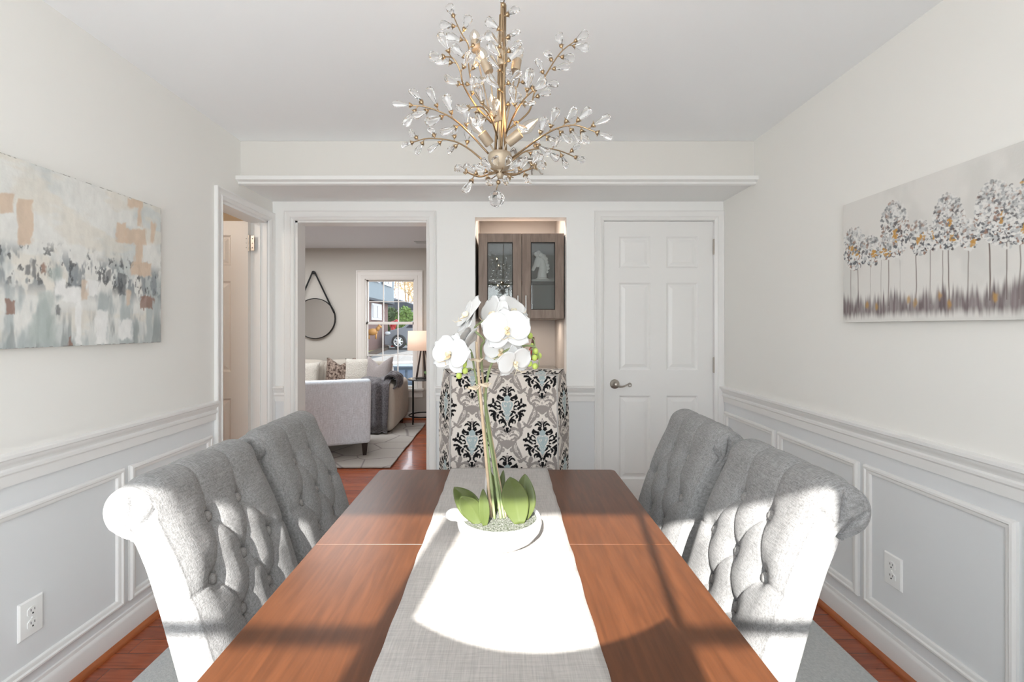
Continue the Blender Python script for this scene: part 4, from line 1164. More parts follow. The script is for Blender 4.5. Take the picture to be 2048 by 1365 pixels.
def petal(mb, length, width, rot, cup, cen=Vector((0, 0, 0)), wav=.05, tipw=.5):
    """petal in local x (width), y (length), z (normal)"""
    base = len(mb.v); nu, nv = 10, 12
    for side in (0, 1):
        pass
    def f(u, v):
        a = u * 2 - 1; w_ = width * (math.sin(math.pi * min(1, v * (1 - .12) + .10)) ** tipw) * (1 if v < .999 else .2)
        if v < .12: w_ *= .35 + .65 * v / .12
        x = a * w_; y = length * v * (1 - .10 * a * a * v)
        z = cup * (v * v) * length + .18 * w_ * (a * a) * (1 if cup >= 0 else 1) + wav * length * math.sin(a * 3 + v * 4) * v * .5
        return rot @ Vector((x, y, z)) + cen
    mb.grid(f, nu, nv)
def flower(pos, facing, roll, S, droop=0):
    n = Vector(facing).normalized(); q = n.to_track_quat('Z', 'Y').to_matrix() @ Matrix.Rotation(roll, 3, 'Z')
    mb = MB()
    for a, L_, W_, cup in ((0, 1.0, .34, .02), (125, .98, .36, .03), (-125, .98, .36, .03)):
        petal(mb, S * L_, S * W_, q @ Matrix.Rotation(R(a), 3, 'Z') @ Matrix.Rotation(R(4), 3, 'X'), cup, Vector(pos) - n * .003)
    for a in (68, -68):
        petal(mb, S * 1.04, S * .60, q @ Matrix.Rotation(R(a), 3, 'Z') @ Matrix.Rotation(R(8), 3, 'X'), -.10, Vector(pos) + n * .003, tipw=.42)
    o = build('flower', mb, M['petal'], orc, smooth=True, solid=.0012)
    mb = MB()
    c = Vector(pos) + n * .006
    for a in (50, -50): petal(mb, S * .26, S * .14, q @ Matrix.Rotation(R(180 + a), 3, 'Z') @ Matrix.Rotation(R(50), 3, 'X'), .4, c)
    petal(mb, S * .36, S * .10, q @ Matrix.Rotation(R(180), 3, 'Z') @ Matrix.Rotation(R(25), 3, 'X'), .3, c)
    mb.ball(c + n * .006 + q @ Vector((0, S * .06, 0)), S * .085, 8)
    for a in (20, -20): mb.tube([c + q @ Vector((0, -S * .3, .01)), c + q @ Vector((S * a / 100, -S * .42, .02)), c + q @ Vector((S * a / 60, -S * .36, .026))], [.0009, .0008, .0005], 5)
    build('lip', mb, M['lip'], o, smooth=True)
flower(P(1013, 663, 1.09), (.10, -1, .28), R(6), .062)
flower(P(992, 632, 1.15), (-.75, -.62, .30), R(-20), .060)
flower(P(1022, 628, 1.19), (.50, -.60, .55), R(30), .058)
flower(P(940, 634, 1.13), (-.85, -.30, .45), R(12), .062)
flower(P(903, 711, 1.10), (-.50, -.82, .20), R(-12), .058)
flower(P(930, 690, 1.15), (-.6, .25, .5), R(10), .058)
flower(P(1006, 704, 1.13), (-.3, -.75, .1), R(-15), .055)
flower(P(1027, 724, 1.10), (.42, -.85, -.35), R(15), .047)
for px_, py_, Y_ in ((1060, 672, 1.13), (1071, 703, 1.13), (1078, 712, 1.14), (1069, 716, 1.12), (1059, 728, 1.12), (1070, 733, 1.12), (928, 729, 1.08), (930, 742, 1.08), (918, 752, 1.08), (1064, 690, 1.13)):
    mb = MB(); mb.ball(P(px_, py_, Y_), .0072 if px_ != 1064 else .004, 10, (1, 1, 1.12)); build('bud', mb, M['bud'], orc, smooth=True)
for a, b_ in (((1070, 694), (1060, 672)), ((1070, 694), (1074, 712)), ((1066, 694), (1057, 726)), ((1048, 692), (1040, 712)), ((1038, 693), (1040, 679)), ((935, 715), (920, 750)), ((945, 740), (929, 738)), ((1076, 706), (1076, 735))):
    p, q_ = P(*a, 1.13 if a[0] > 1000 else 1.1), P(*b_, 1.13 if a[0] > 1000 else 1.085); mm = (p + q_) / 2 + Vector((.004, 0, .002))
    stem([p, mm, q_], .0016, 'bud_stalk', 'stem', False)

# ------------------------------------------------------------------ chandelier
CHY = 1.15
hub = P(1000, 322, CHY)
chd = empty('crystal_chandelier', hub, 'gilt branch chandelier with teardrop crystals and lit candle bulbs over the table', 'chandelier')
mb = MB()
mb.lathe([(.0001, -.026), (.012, -.026), (.022, -.020), (.028, -.006), (.031, .008), (.029, .017), (.024, .020), (.0001, .021)], hub, 28)
mb.lathe([(.0001, -.046), (.006, -.044), (.010, -.036), (.006, -.030), (.014, -.026)], hub, 16)
build('hub', mb, M['sleeve'], chd, smooth=True)
mb = MB()
mb.tube([hub + Vector((.001, 0, .02)), P(1002, 160, CHY), P(1005, 0, CHY), Vector((P(1005, 0, CHY).x, CHY, ZC - .02))], .0048, 10)
mb.tube([hub + Vector((.014, -.006, .02)), P(1008, 170, CHY - .01), P(1010, 10, CHY)], .0038, 8)
mb.tube([hub + Vector((-.012, .006, .02)), P(996, 200, CHY + .01), P(1001, 30, CHY)], .0034, 8)
build('stem_rod', mb, M['gold'], chd, smooth=True)
mb = MB(); mb.lathe([(.0001, -.045), (.02, -.042), (.055, -.02), (.062, 0)], (P(1005, 0, CHY).x, CHY, ZC), 28); build('canopy', mb, M['gold'], chd, smooth=True)
def crystal_mesh(ln, wd):
    prof = [(.0001, 0), (.22, .10), (.55, .32), (.86, .56), (1.0, .74), (.88, .90), (.50, .98), (.0001, 1.0)]
    m_ = MB(); m_.lathe([(r_ * wd, z_ * ln) for r_, z_ in prof], (0, 0, 0), 10, ey=.5)
    return m_
cmesh = {}
def crystal(base, d, ln, wd, parent, twist=0):
    key = (round(ln, 4))
    if key not in cmesh:
        o = build('crystal', crystal_mesh(ln, wd), M['crystal'], parent, local=True, auto=26); cmesh[key] = o.data
    else:
        o = bpy.data.objects.new('crystal', cmesh[key]); col.objects.link(o); o.parent = parent
    o.location = Vector(base) - kids_loc(parent)
    d = Vector(d).normalized()
    yy = Vector((0, 1, 0)) - d * d.y
    if yy.length < .2: yy = Vector((0, 0, 1)) - d * d.z
    yy.normalize(); xx = yy.cross(d); q = Matrix((xx, yy, d)).transposed()
    o.rotation_euler = (q @ Matrix.Rotation(twist, 3, 'Z')).to_euler()
def cp(x, y, dY=0): return P(780 + x / 3.25, y / 3.25, CHY + dY)
# branches: crop-read points with a depth of their own
BR = [
    ([(640, 1000, 0), (500, 850, -.03), (390, 760, -.06), (250, 700, -.08), (140, 685, -.09)], 9, .030),
    ([(600, 1040, 0), (500, 960, .03), (400, 915, .07), (250, 900, .10), (150, 925, .12)], 8, .026),
    ([(690, 760, 0), (590, 660, .02), (540, 580, .03), (510, 420, .05), (510, 300, .06), (460, 210, .06), (415, 110, .07)], 9, .030),
    ([(660, 800, 0), (560, 690, -.05), (480, 560, -.09), (455, 460, -.11), (410, 380, -.12), (355, 370, -.13)], 6, .026),
    ([(725, 980, 0), (738, 700, -.01), (742, 450, -.02), (742, 300, -.03), (735, 40, -.02)], 12, .030),
    ([(760, 850, 0), (900, 730, .04), (940, 600, .06), (1005, 500, .07), (1060, 410, .08), (1120, 330, .09), (1200, 270, .09)], 10, .030),
    ([(790, 1030, 0), (900, 950, -.05), (1000, 880, -.09), (1100, 830, -.12), (1210, 815, -.14), (1340, 860, -.15)], 11, .026),
    ([(800, 1040, 0), (880, 985, .04), (1000, 965, .08), (1100, 980, .11), (1200, 1020, .14)], 7, .026),
    ([(700, 1110, 0), (650, 1130, -.06), (580, 1150, -.10), (500, 1120, -.13)], 5, .024),
    ([(740, 1120, 0), (800, 1140, -.07), (880, 1110, -.12), (940, 1090, -.15)], 5, .024),
    ([(700, 900, 0), (660, 780, -.09), (600, 700, -.14), (520, 700, -.17)], 5, .028),
    ([(750, 880, 0), (800, 760, -.08), (860, 660, -.13), (930, 590, -.16)], 5, .028),
    ([(730, 760, 0), (790, 640, .07), (840, 520, .11), (810, 430, .13)], 5, .028),
]
def smooth_path(P_, k=6):
    Q = []; n = len(P_)
    for i in range(n - 1):
        p0 = P_[max(i - 1, 0)]; p1 = P_[i]; p2 = P_[i + 1]; p3 = P_[min(i + 2, n - 1)]
        for k_ in range(k):
            t = k_ / k; Q.append(.5 * ((2 * p1) + (p2 - p0) * t + (2 * p0 - 5 * p1 + 4 * p2 - p3) * t * t + (3 * p1 - p0 - 3 * p2 + p3) * t ** 3))
    Q.append(P_[-1]); return Q
ncr = 0
for bi, (pp, nc, ln) in enumerate(BR):
    Q = smooth_path([cp(*p) for p in pp])
    mb = MB(); mb.tube(Q, [.0026 * (1 - .45 * i / len(Q)) for i in range(len(Q))], 7)
    nodes = []
    L_ = len(Q) - 1
    for k_ in range(nc):
        f_ = .28 + .72 * k_ / (nc - 1) if nc > 1 else 1
        i = min(L_, int(f_ * L_)); p = Q[i]; t = (Q[min(i + 1, L_)] - Q[max(i - 1, 0)]).normalized()
        if k_ == nc - 1: nodes.append((p, t, p)); continue
        sd = t.cross(Vector((0, 1, 0)))
        if sd.length < .1: sd = Vector((1, 0, 0))
        sd.normalize(); sg = 1 if k_ % 2 else -1
        d = (t * .75 + sd * sg * (.75 + .2 * rnd.random()) + Vector((0, (rnd.random() - .5) * .9, 0))).normalized()
        q_ = p + d * .012
        mb.tube([p, p + d * .006 + t * .002, q_], .0012, 5); nodes.append((q_, d, p))
    for q_, d, p in nodes:
        rot = d.to_track_quat('Z', 'Y').to_matrix()
        mb.lathe([(.0014, -.003), (.0045, .001), (.0062, .006), (.0040, .005)], q_, 7, M=rot)
        for k3 in range(3):
            a = k3 * 2.1 + rnd.random(); dd = rot @ Vector((math.cos(a), math.sin(a), .7)); mb.tube([q_ + d * .002, q_ + dd * .009], [.0018, .0004], 4)
    b_ = build('branch', mb, M['gold'], chd, smooth=True)
    for q_, d, p in nodes:
        crystal(q_ + d * .002, d, ln * 1.40 + (.004 if ncr % 3 == 0 else 0), ln * 1.40 * .285, b_, twist=R(rnd.uniform(-40, 40))); ncr += 1
# skirt of crystals round the hub
mb = MB()
for k_ in range(9):
    a = 2 * math.pi * k_ / 9; d = Vector((math.cos(a), math.sin(a), -.15)); mb.tube([hub + Vector((0, 0, -.030)), hub + d * .045 + Vector((0, 0, -.026))], .0014, 5)
ho = build('branch', mb, M['gold'], chd, smooth=True)
for k_ in range(9):
    a = 2 * math.pi * k_ / 9 + .3; d = Vector((math.cos(a), math.sin(a), .35)); crystal(hub + Vector((math.cos(a) * .026, math.sin(a) * .026, -.022)), d, .034, .0110, ho)
# faceted ball drop
pc = P(993, 398, CHY)
mb = MB(); mb.ball(pc, .0205, 7); build('crystal_drop', mb, M['crystal'], chd)
mb = MB(); mb.tube([hub + Vector((-.004, 0, -.04)), pc + Vector((0, 0, .022))], .0012, 6); mb.ball(hub + Vector((-.004, 0, -.054)), .006, 8)
build('drop_chain', mb, M['gold'], chd, smooth=True)
# candle sleeves and bulbs: (sleeve base, bulb tip, lit)
BU = [((650, 940, -.02), (520, 760, -.05), 1), ((765, 930, -.03), (965, 770, -.06), 1), ((700, 790, -.06), (655, 610, -.08), 1), ((645, 470, .03), (575, 300, .04), 1),
      ((730, 430, .0), (730, 165, .0), 1), ((815, 460, .05), (840, 300, .06), 0), ((560, 330, .07), (545, 190, .08), 1)]
for a, b_, lit in BU:
    A = cp(*a); Bp = cp(*b_); d = Bp - A; L_ = d.length; d.normalize(); rot = d.to_track_quat('Z', 'Y').to_matrix()
    sl = L_ * .42
    mb = MB(); mb.tube([hub + (A - hub) * .35 + Vector((0, 0, -.0)), A - d * .006, A + d * .004], .0022, 6)
    mb.lathe([(.0001, 0), (.011, 0), (.0125, .003), (.0125, sl), (.0001, sl)], A, 18, M=rot)
    so = build('candle_sleeve', mb, M['sleeve'], chd, smooth=True)
    so.data.set_sharp_from_angle(angle=R(40))
    bl = L_ - sl; Bb = A + d * sl
    mb = MB(); mb.lathe([(.007, 0), (.0085, bl * .08), (.0140, bl * .30), (.0145, bl * .42), (.0115, bl * .64), (.0058, bl * .86), (.0018, bl * .97), (.0001, bl)], Bb, 16, M=rot)
    bo = build('bulb', mb, M['bulb_glass'], chd, smooth=True)
    mb = MB(); mb.lathe([(.0001, bl * .22), (.0028, bl * .30), (.0040, bl * .42), (.0026, bl * .58), (.0001, bl * .66)], Bb, 8, M=rot)
    build('filament', mb, M['filament'] if lit else M['gold'], bo, smooth=True)

# ------------------------------------------------------------------ silver animal on the ledge
FY = 2.728
def fp(x, y): return P(1000 + x / 15.17, 270 + y / 15.17, FY)
hs = fp(800, 1200); hs.z = 2.2135
fg = empty('horse_figurine', hs, 'small silver horse figurine standing on the white ledge behind the chandelier', 'figurine')
mb = MB(); D = Vector((0, 1, 0))
mb.tube([fp(520, 760), fp(640, 760), fp(800, 790), fp(960, 790), fp(1080, 770)], [.012, .017, .017, .0165, .014], 12)
mb.tube([fp(560, 740), fp(480, 560), fp(440, 430)], [.013, .009, .008], 10); mb.tube([fp(440, 420), fp(380, 440), fp(310, 520)], [.010, .0075, .005], 10)
mb.tube([fp(1090, 760), fp(1130, 600), fp(1100, 480)], [.005, .004, .002], 8)
for pts, dy in (([(1060, 850), (1110, 960), (1180, 1090), (1240, 1190), (1310, 1195)], -.006), ([(1020, 850), (990, 980), (960, 1100), (975, 1196)], .007), ([(580, 840), (540, 980), (440, 1060), (430, 1195)], -.006), ([(620, 850), (600, 1000), (600, 1195)], .007)):
    q = [fp(*p) + D * dy for p in pts]; mb.tube(q, [.010, .007, .005, .0045, .005][:len(q)] if len(q) == 5 else ([.010, .007, .005, .0055] if len(q) == 4 else [.010, .006, .005]), 9)
build('body', mb, M['nickel'], fg, remesh=.0016)

# ------------------------------------------------------------------ niche: glazed cabinet, counter, bottle, glass
CYF = 3.205
cb = empty('wall_cabinet', (.118, 3.5, 1.365), 'brown glass-front wall cabinet hanging in the bar niche', 'cabinet')
cx0, cx1, cz0, cz1 = -.178, .428, 1.372, 1.972
mb = MB(); t = .018
mb.box(cx0, cx0 + t, CYF + .022, 3.845, cz0, cz1); mb.box(cx1 - t, cx1, CYF + .022, 3.845, cz0, cz1)
mb.box(cx0, cx1, CYF + .022, 3.845, cz0 - .004, cz0 + t); mb.box(cx0, cx1, CYF + .022, 3.845, cz1 - t, cz1)
build('body', mb, M['cabwood'], cb)
mb = MB(); mb.box(cx0 + t, cx1 - t, 3.52, 3.53, cz0 + t, cz1 - t); mb.box(cx0 + t, cx0 + t + .002, CYF + .024, 3.52, cz0 + t, cz1 - t); mb.box(cx1 - t - .002, cx1 - t, CYF + .024, 3.52, cz0 + t, cz1 - t)
build('lining', mb, M['cabin'], cb)
zs = EYE + (655 - 560.5) / 281
mb = MB(); mb.box(cx0 + t + .003, cx1 - t - .003, CYF + .05, 3.515, zs - .009, zs + .009); build('shelf', mb, M['cabin'], cb)
xm = (1043.6 - CX) / 284
for a, b_, hs_ in ((cx0 + .002, xm - .0015, -1), (xm + .0015, cx1 - .002, 1)):
    fw = .062; mb = MB(); y0, y1 = CYF, CYF + .020
    mb.box(a, a + fw, y0, y1, cz0, cz1); mb.box(b_ - fw, b_, y0, y1, cz0, cz1)
    mb.box(a + fw, b_ - fw, y0 + .0005, y1, cz0, cz0 + fw); mb.box(a + fw, b_ - fw, y0 + .0005, y1, cz1 - fw, cz1)
    dr = build('door', mb, M['cabwood'], cb, bevel=.0015)
    mb = MB(); mb.ring((a + fw, y0 + .004, cz0 + fw), (1, 0, 0), (0, 0, 1), (0, -1, 0), b_ - a - 2 * fw, cz1 - cz0 - 2 * fw, [(0, 0), (.0025, .003), (.005, 0)], cap=False)
    build('glazing_bead', mb, M['slot'], dr)
    mb = MB(); mb.box(a + fw - .002, b_ - fw + .002, y0 + .008, y0 + .012, cz0 + fw - .002, cz1 - fw + .002); build('glass', mb, M['cabglass'], dr)
    hx0 = xm + hs_ * .028; zt = EYE + (655 - 592) / 284; zb_ = EYE + (655 - 633) / 284
    mb = MB(); mb.tube([(hx0, y0 - .026, zb_), (hx0, y0 - .026, zt)], .005, 12)
    for z in (zb_ + .018, zt - .018): mb.tube([(hx0, y0 - .026, z), (hx0, y0 + .001, z)], .003, 8)
    build('handle', mb, M['steel'], dr, auto=40)
# horse bust on the shelf
def hp2(x, y): return P(940 + x / 6.205, 430 + y / 6.205, 3.37)
base = hp2(895, 785); bz = zs + .0095
hb = empty('horse_bust', (base.x, 3.37, bz), 'white plaster horse head bust on the shelf inside the cabinet', 'sculpture')
mb = MB()
sc_ = lambda x, y: Vector((hp2(x, y).x, 3.37, hp2(x, y).z))
dz_ = bz - sc_(895, 790).z
S_ = lambda x, y: sc_(x, y) + Vector((0, 0, dz_))
mb.lathe([(.0001, 0), (.050, 0), (.050, .012), (.042, .018), (.0001, .018)], (S_(895, 0).x, 3.37, bz), 24, ey=.75)
mb.tube([S_(895, 760), S_(895, 700), S_(905, 630), S_(895, 560), S_(865, 510)], [.038, .033, .030, .026, .021], 14, flat=.6)
mb.tube([S_(860, 500), S_(835, 545), S_(810, 600), S_(785, 650), S_(778, 668)], [.022, .021, .015, .013, .011], 12, flat=.65)
mb.tube([S_(870, 560), S_(850, 600), S_(830, 620)], [.020, .014, .007], 10, flat=.6)
for x, y, r_ in ((820, 460, .018), (850, 445, .019), (880, 470, .018), (915, 490, .019), (940, 520, .016), (950, 560, .015), (962, 600, .014), (970, 640, .012), (835, 480, .015), (955, 680, .012)):
    mb.ball(S_(x, y), r_, 8, (1, .7, 1))
for s_ in (-1, 1): mb.tube([S_(845, 470) + D * .016 * s_, S_(838, 425) + D * .02 * s_], [.009, .002], 8)
build('bust', mb, M['plaster'], hb, remesh=.0019)
# counter
CZ = .985
ct = MB(); ct.box(NI0 + .002, NI1 - .002, 3.17, 3.848, CZ - .03, CZ); tag(build('bar_counter', ct, M['granite'], loc=(.118, 3.5, CZ), bevel=.004), 'dark speckled granite counter in the bar niche', 'counter')
bc = MB(); bc.box(NI0 + .004, NI1 - .004, 3.26, 3.846, .10, CZ - .03); bc.box(NI0 + .004, NI1 - .004, 3.32, 3.846, 0.0, .10)
bcr = empty('base_cabinet', (.118, 3.5, 0), 'brown base cabinet under the granite bar counter', 'cabinet')
build('body', bc, M['cabwood'], bcr)
for a, b_ in ((NI0 + .006, .117), (.120, NI1 - .006)):
    mb = MB(); mb.box(a, b_, 3.238, 3.259, .11, CZ - .04)
    build('door', mb, M['cabwood'], bcr, bevel=.002)
# bottle and wine glass
bp_ = P(1066, 737, 3.45); bp_.z = CZ
bt = empty('liquor_bottle', bp_, 'square clear bottle with red contents on the bar counter', 'bottle')
h_ = .30
mb = MB(); mb.lathe([(.0001, 0), (.036, 0), (.038, .004), (.038, .13), (.034, .150), (.018, .18), (.012, .20), (.0115, .245)], bp_, 24); build('bottle_body', mb, M['crystal'], bt, smooth=True)
mb = MB(); mb.lathe([(.0001, .080), (.033, .080), (.033, .128), (.026, .146), (.0001, .146)], bp_, 20); build('contents', mb, mat('red_liquor', (.42, .01, .005), .1, coat=.5), bt, smooth=True)
mb = MB(); mb.lathe([(.0385, .02), (.0386, .072)], bp_, 24, cap=False); build('bottle_label', mb, M['plate'], bt, smooth=True)
mb = MB(); mb.lathe([(.0125, .17), (.0135, .175), (.0135, .205), (.0125, .252), (.0001, .254)], bp_, 16); build('cap', mb, mat('bottle_cap', (.10, .045, .03), .4), bt, smooth=True)
gp = P(1012, 741, 3.40); gp.z = CZ
wg = empty('wine_glass', gp, 'stemmed glass holding something red on the bar counter left of the bottle', 'glass')
mb = MB(); mb.lathe([(.0001, 0), (.032, .0), (.030, .003), (.005, .008), (.004, .03), (.010, .036), (.030, .058), (.041, .085), (.044, .105), (.0430, .105), (.0395, .085), (.028, .060), (.0001, .042)], gp, 24); build('bowl', mb, M['crystal'], wg, smooth=True)
mb = MB()
for k_ in range(7): mb.ball(gp + Vector((.002 + .01 * math.cos(k_), .008 * math.sin(k_ * 2), .060 + .007 * k_)), .0085, 8)
build('red_garnish', mb, mat('red_berries', (.45, .01, .012), .25), wg, smooth=True)
area_light('niche_downlight', (.118, 3.40, 2.19), (0, 0, 0), .34, .16, 4.5, (1, .89, .78))
area_light('under_cabinet_fill', (.118, 3.50, 1.355), (0, 0, 0), .50, .10, 2.2, (1, .86, .74))  # added fill that brightens the backsplash below the cabinet, no fixture

# ------------------------------------------------------------------ living room
def cloth(name, c, **k): return mat(name, c, .9, spec=.15, sheen=.1, **k)
M['sofa'] = cloth('oat_sofa_cloth', (.50, .45, .39), weave=(260, .2, .12))
M['armch'] = cloth('grey_ribbed_cloth', (.74, .79, .85), weave=(220, .4, .20, (1, 1, .06), (.25, .25, 1)))
# sofa: back along the far wall, arm at its right end
SX1 = -1.355
sf = empty('sofa', (-2.7, 5.98, 0), 'beige fabric sofa along the far living room wall under the window', 'sofa')
mb = MB(); mb.rbox((-2.75, 5.99, .22), (2.78, .86, .28), .04); build('sofa_base', mb, M['sofa'], sf, smooth=True)
for k_, x in enumerate((-3.55, -2.84, -2.13)):
    mb = MB(); mb.rbox((x + .05, 5.90, .40), (.70, .78, .17), .05, puff=.012); build('seat_cushion', mb, M['sofa'], sf, smooth=True)
    mb = MB(); mb.rbox((x + .05, 6.22, .655), (.70, .22, .40), .08, puff=.02); build('back_cushion', mb, M['sofa'], sf, smooth=True)
mb = MB(); mb.rbox((-2.85, 6.34, .46), (2.60, .16, .76), .05); build('sofa_back', mb, M['sofa'], sf, smooth=True)
def armfn(p):
    p = p.copy()
    t = (p.z + .30) / .6
    p.z *= 1 - .05 * (p.y > 0)
    p.x += .02 * math.sin(t * 3)
    return p
for x in (SX1 - .09, -4.12):
    mb = MB(); mb.rbox((x, 5.98, .335), (.19, .90, .60), .07, fn=armfn); build('sofa_arm', mb, M['sofa'], sf, smooth=True)
for x in (-4.1, -1.42):
    for y in (5.62, 6.34):
        mb = MB(); mb.lathe([(.0001, 0), (.02, 0), (.028, .07), (.0001, .07)], (x, y, .0), 12); build('foot', mb, M['leg'], sf)
def pillow(name, c, w_, h_, t_, m_, label, rx=-12, rz=0, chop=0.0, cat='pillow'):
    mb = MB(); n = 20
    Mx = Matrix.Rotation(R(rz), 3, 'Z') @ Matrix.Rotation(R(rx), 3, 'X')
    for sg in (-1, 1):
        def f(u, v, sg=sg):
            a, b = u * 2 - 1, v * 2 - 1
            th = t_ / 2 * max(0, (1 - a ** 4)) ** .5 * max(0, (1 - b ** 4)) ** .5
            x = a * w_ / 2 * (1 - .06 * (1 - b * b) + .02 * abs(a * b)); z = b * h_ / 2 * (1 - .06 * (1 - a * a))
            z -= chop * max(0, 1 - abs(a) * 1.25) * max(0, b) ** 1.5
            th *= (1 - .35 * (chop > 0) * max(0, 1 - abs(a) * 2) * max(0, b))
            return Mx @ Vector((x, -sg * th, z)) + Vector(c)
        mb.grid(f, n, n)
    o = build(name, mb, m_, loc=c, smooth=True)
    bm = bmesh.new(); bm.from_mesh(o.data); bmesh.ops.remove_doubles(bm, verts=bm.verts, dist=1e-4); bmesh.ops.recalc_face_normals(bm, faces=bm.faces); bm.to_mesh(o.data); bm.free()
    return tag(o, label, cat, 'pillows on the sofa')
M['fur'] = mat('cream_faux_fur', (.72, .67, .60), .95, bump=(90, 1, .02), spec=.1)
M['brownpil'] = mat('brown_patterned_cloth', (.36, .28, .23), .9, var=(34, 1, (.05, .03, .025)), spec=.1)
M['greypil'] = cloth('taupe_pillow_cloth', (.36, .32, .31), weave=(240, .3, .2))
def PX(px, py, Y): return P(px, py, Y)
pillow('throw_pillow', PX(604, 755, 6.00), .44, .40, .16, M['fur'], 'cream faux fur pillow at the left of the sofa seat', rz=8)
pillow('throw_pillow', PX(680, 746, 6.02), .40, .40, .15, M['brownpil'], 'brown pillow with a dark distressed pattern on the sofa', rz=-6, chop=.09)
pillow('throw_pillow', PX(716, 743, 5.98), .34, .34, .16, M['fur'], 'small cream faux fur pillow between the brown and taupe pillows', rz=4)
pillow('throw_pillow', PX(757, 745, 5.96), .38, .42, .16, M['greypil'], 'taupe chopped pillow in front of the window at the sofa corner', rz=-14, chop=.12)
# throw blanket over the arm
mb = MB()
def thr(u, v):
    path = [(6.08, .66), (5.85, .665), (5.60, .668), (5.515, .62), (5.50, .45), (5.49, .25), (5.47, .06)]
    t = v * (len(path) - 1); i = min(int(t), len(path) - 2); f_ = t - i
    y = path[i][0] * (1 - f_) + path[i + 1][0] * f_; z = path[i][1] * (1 - f_) + path[i + 1][1] * f_
    x = -1.74 + .37 * u - .03 * v
    fold = math.sin(u * 11 + 2.2 * math.sin(v * 2.6)) * .6 + .4 * math.sin(u * 23 - 3 * v + 2)
    y -= .028 * fold * min(1, max(0, (v - .35) * 3)); z += .014 * fold * (v < .5)
    if v > .93: z = .035 + .02 * abs(fold); 
    return Vector((x, y, z))
mb.grid(thr, 60, 50)
th_o = MB(); th_o.v = list(mb.v); th_o.f = list(mb.f)
def thr2(u, v):
    a = R(-60 + 250 * v); y = 5.56 + .44 * u + .02 * math.sin(v * 9)
    r_ = .062 + .012 * math.sin(u * 26 + v * 5) + .006 * math.sin(u * 60)
    return Vector((-1.40 + 0.05 * math.sin(u * 5) + r_ * 1.2 * math.cos(a), y, .668 + r_ * math.sin(a) - (.05 if v < .25 else 0)))
th_o.grid(thr2, 50, 22)
M['throw'] = mat('charcoal_plush', (.07, .062, .066), .85, bump=(70, .8, .012), var=(60, .8, (.17, .155, .165)), sheen=.5, spec=.2)
tag(build('throw_blanket', th_o, M['throw'], loc=(-1.5, 5.6, .66), smooth=True, solid=.012), 'dark grey plush throw draped over the sofa arm to the rug', 'blanket')
# armchair seen from behind
ac = bpy.data.objects.new('armchair', None); col.objects.link(ac)
tag(ac, 'light grey upholstered armchair seen from behind on the living room rug', 'armchair')
mb = MB(); mb.rbox((0, 0, .455), (.66, .13, .645), .035, fn=lambda p: Vector((p.x * (1 - .03 * (.3 - p.z)), p.y + .10 * -(p.z) * .5, p.z))); build('backrest', mb, M['armch'], ac, smooth=True, local=True)
mb = MB(); mb.rbox((0, .34, .27), (.62, .62, .26), .04); build('seat', mb, M['armch'], ac, smooth=True, local=True)
mb = MB(); mb.rbox((0, .36, .42), (.50, .56, .12), .045, puff=.01); build('seat_cushion', mb, M['armch'], ac, smooth=True, local=True)
for s_ in (-1, 1):
    mb = MB(); mb.rbox((s_ * .275, .34, .38), (.11, .64, .46), .045); build('armrest', mb, M['armch'], ac, smooth=True, local=True)
    for y in (.0, .56):
        mb = MB(); vs = []
        for z, k_ in ((0, .017), (.15, .032)): vs += [(s_ * .27 + a * k_, y + .02 + b * k_, z) for a, b in ((-1, -1), (1, -1), (1, 1), (-1, 1))]
        mb.add(vs, [(3, 2, 1, 0), (4, 5, 6, 7), (0, 1, 5, 4), (1, 2, 6, 5), (2, 3, 7, 6), (3, 0, 4, 7)]); build('leg', mb, M['leg'], ac, local=True)
ac.location = (-1.655, 4.50, .012); ac.rotation_euler = (0, 0, R(20))
# rug
def trellis_mat():
    m_ = mat('trellis_rug', (.40, .37, .34), .95, spec=.1)
    N = m_.node_tree.nodes; L = m_.node_tree.links; b = N['Principled BSDF']
    t = N.new('ShaderNodeTexCoord'); v = N.new('ShaderNodeTexVoronoi'); v.feature = 'DISTANCE_TO_EDGE'; v.inputs['Scale'].default_value = 3.0; v.inputs['Randomness'].default_value = .8
    L.new(t.outputs['Object'], v.inputs['Vector'])
    r = N.new('ShaderNodeValToRGB'); r.color_ramp.elements[0].position = .008; r.color_ramp.elements[1].position = .03
    r.color_ramp.elements[0].color = (.25, .23, .22, 1); r.color_ramp.elements[1].color = (.42, .39, .36, 1)
    L.new(v.outputs['Distance'], r.inputs[0])
    L.new(r.outputs[0], b.inputs['Base Color']); return m_
mb = MB(); n = 30
def rugf(u, v): return Vector((-4.2 + 3.15 * u + (.003 * math.sin(v * 17) if u > .98 else 0), 4.21 + 1.93 * v, .012 + .002 * math.sin(v * 20) * (u > .9)))
mb.grid(rugf, 20, 40)
tag(build('area_rug', mb, trellis_mat(), loc=(-2.6, 5.1, .012), solid=.012), 'greige trellis-patterned rug on the living room floor', 'rug')
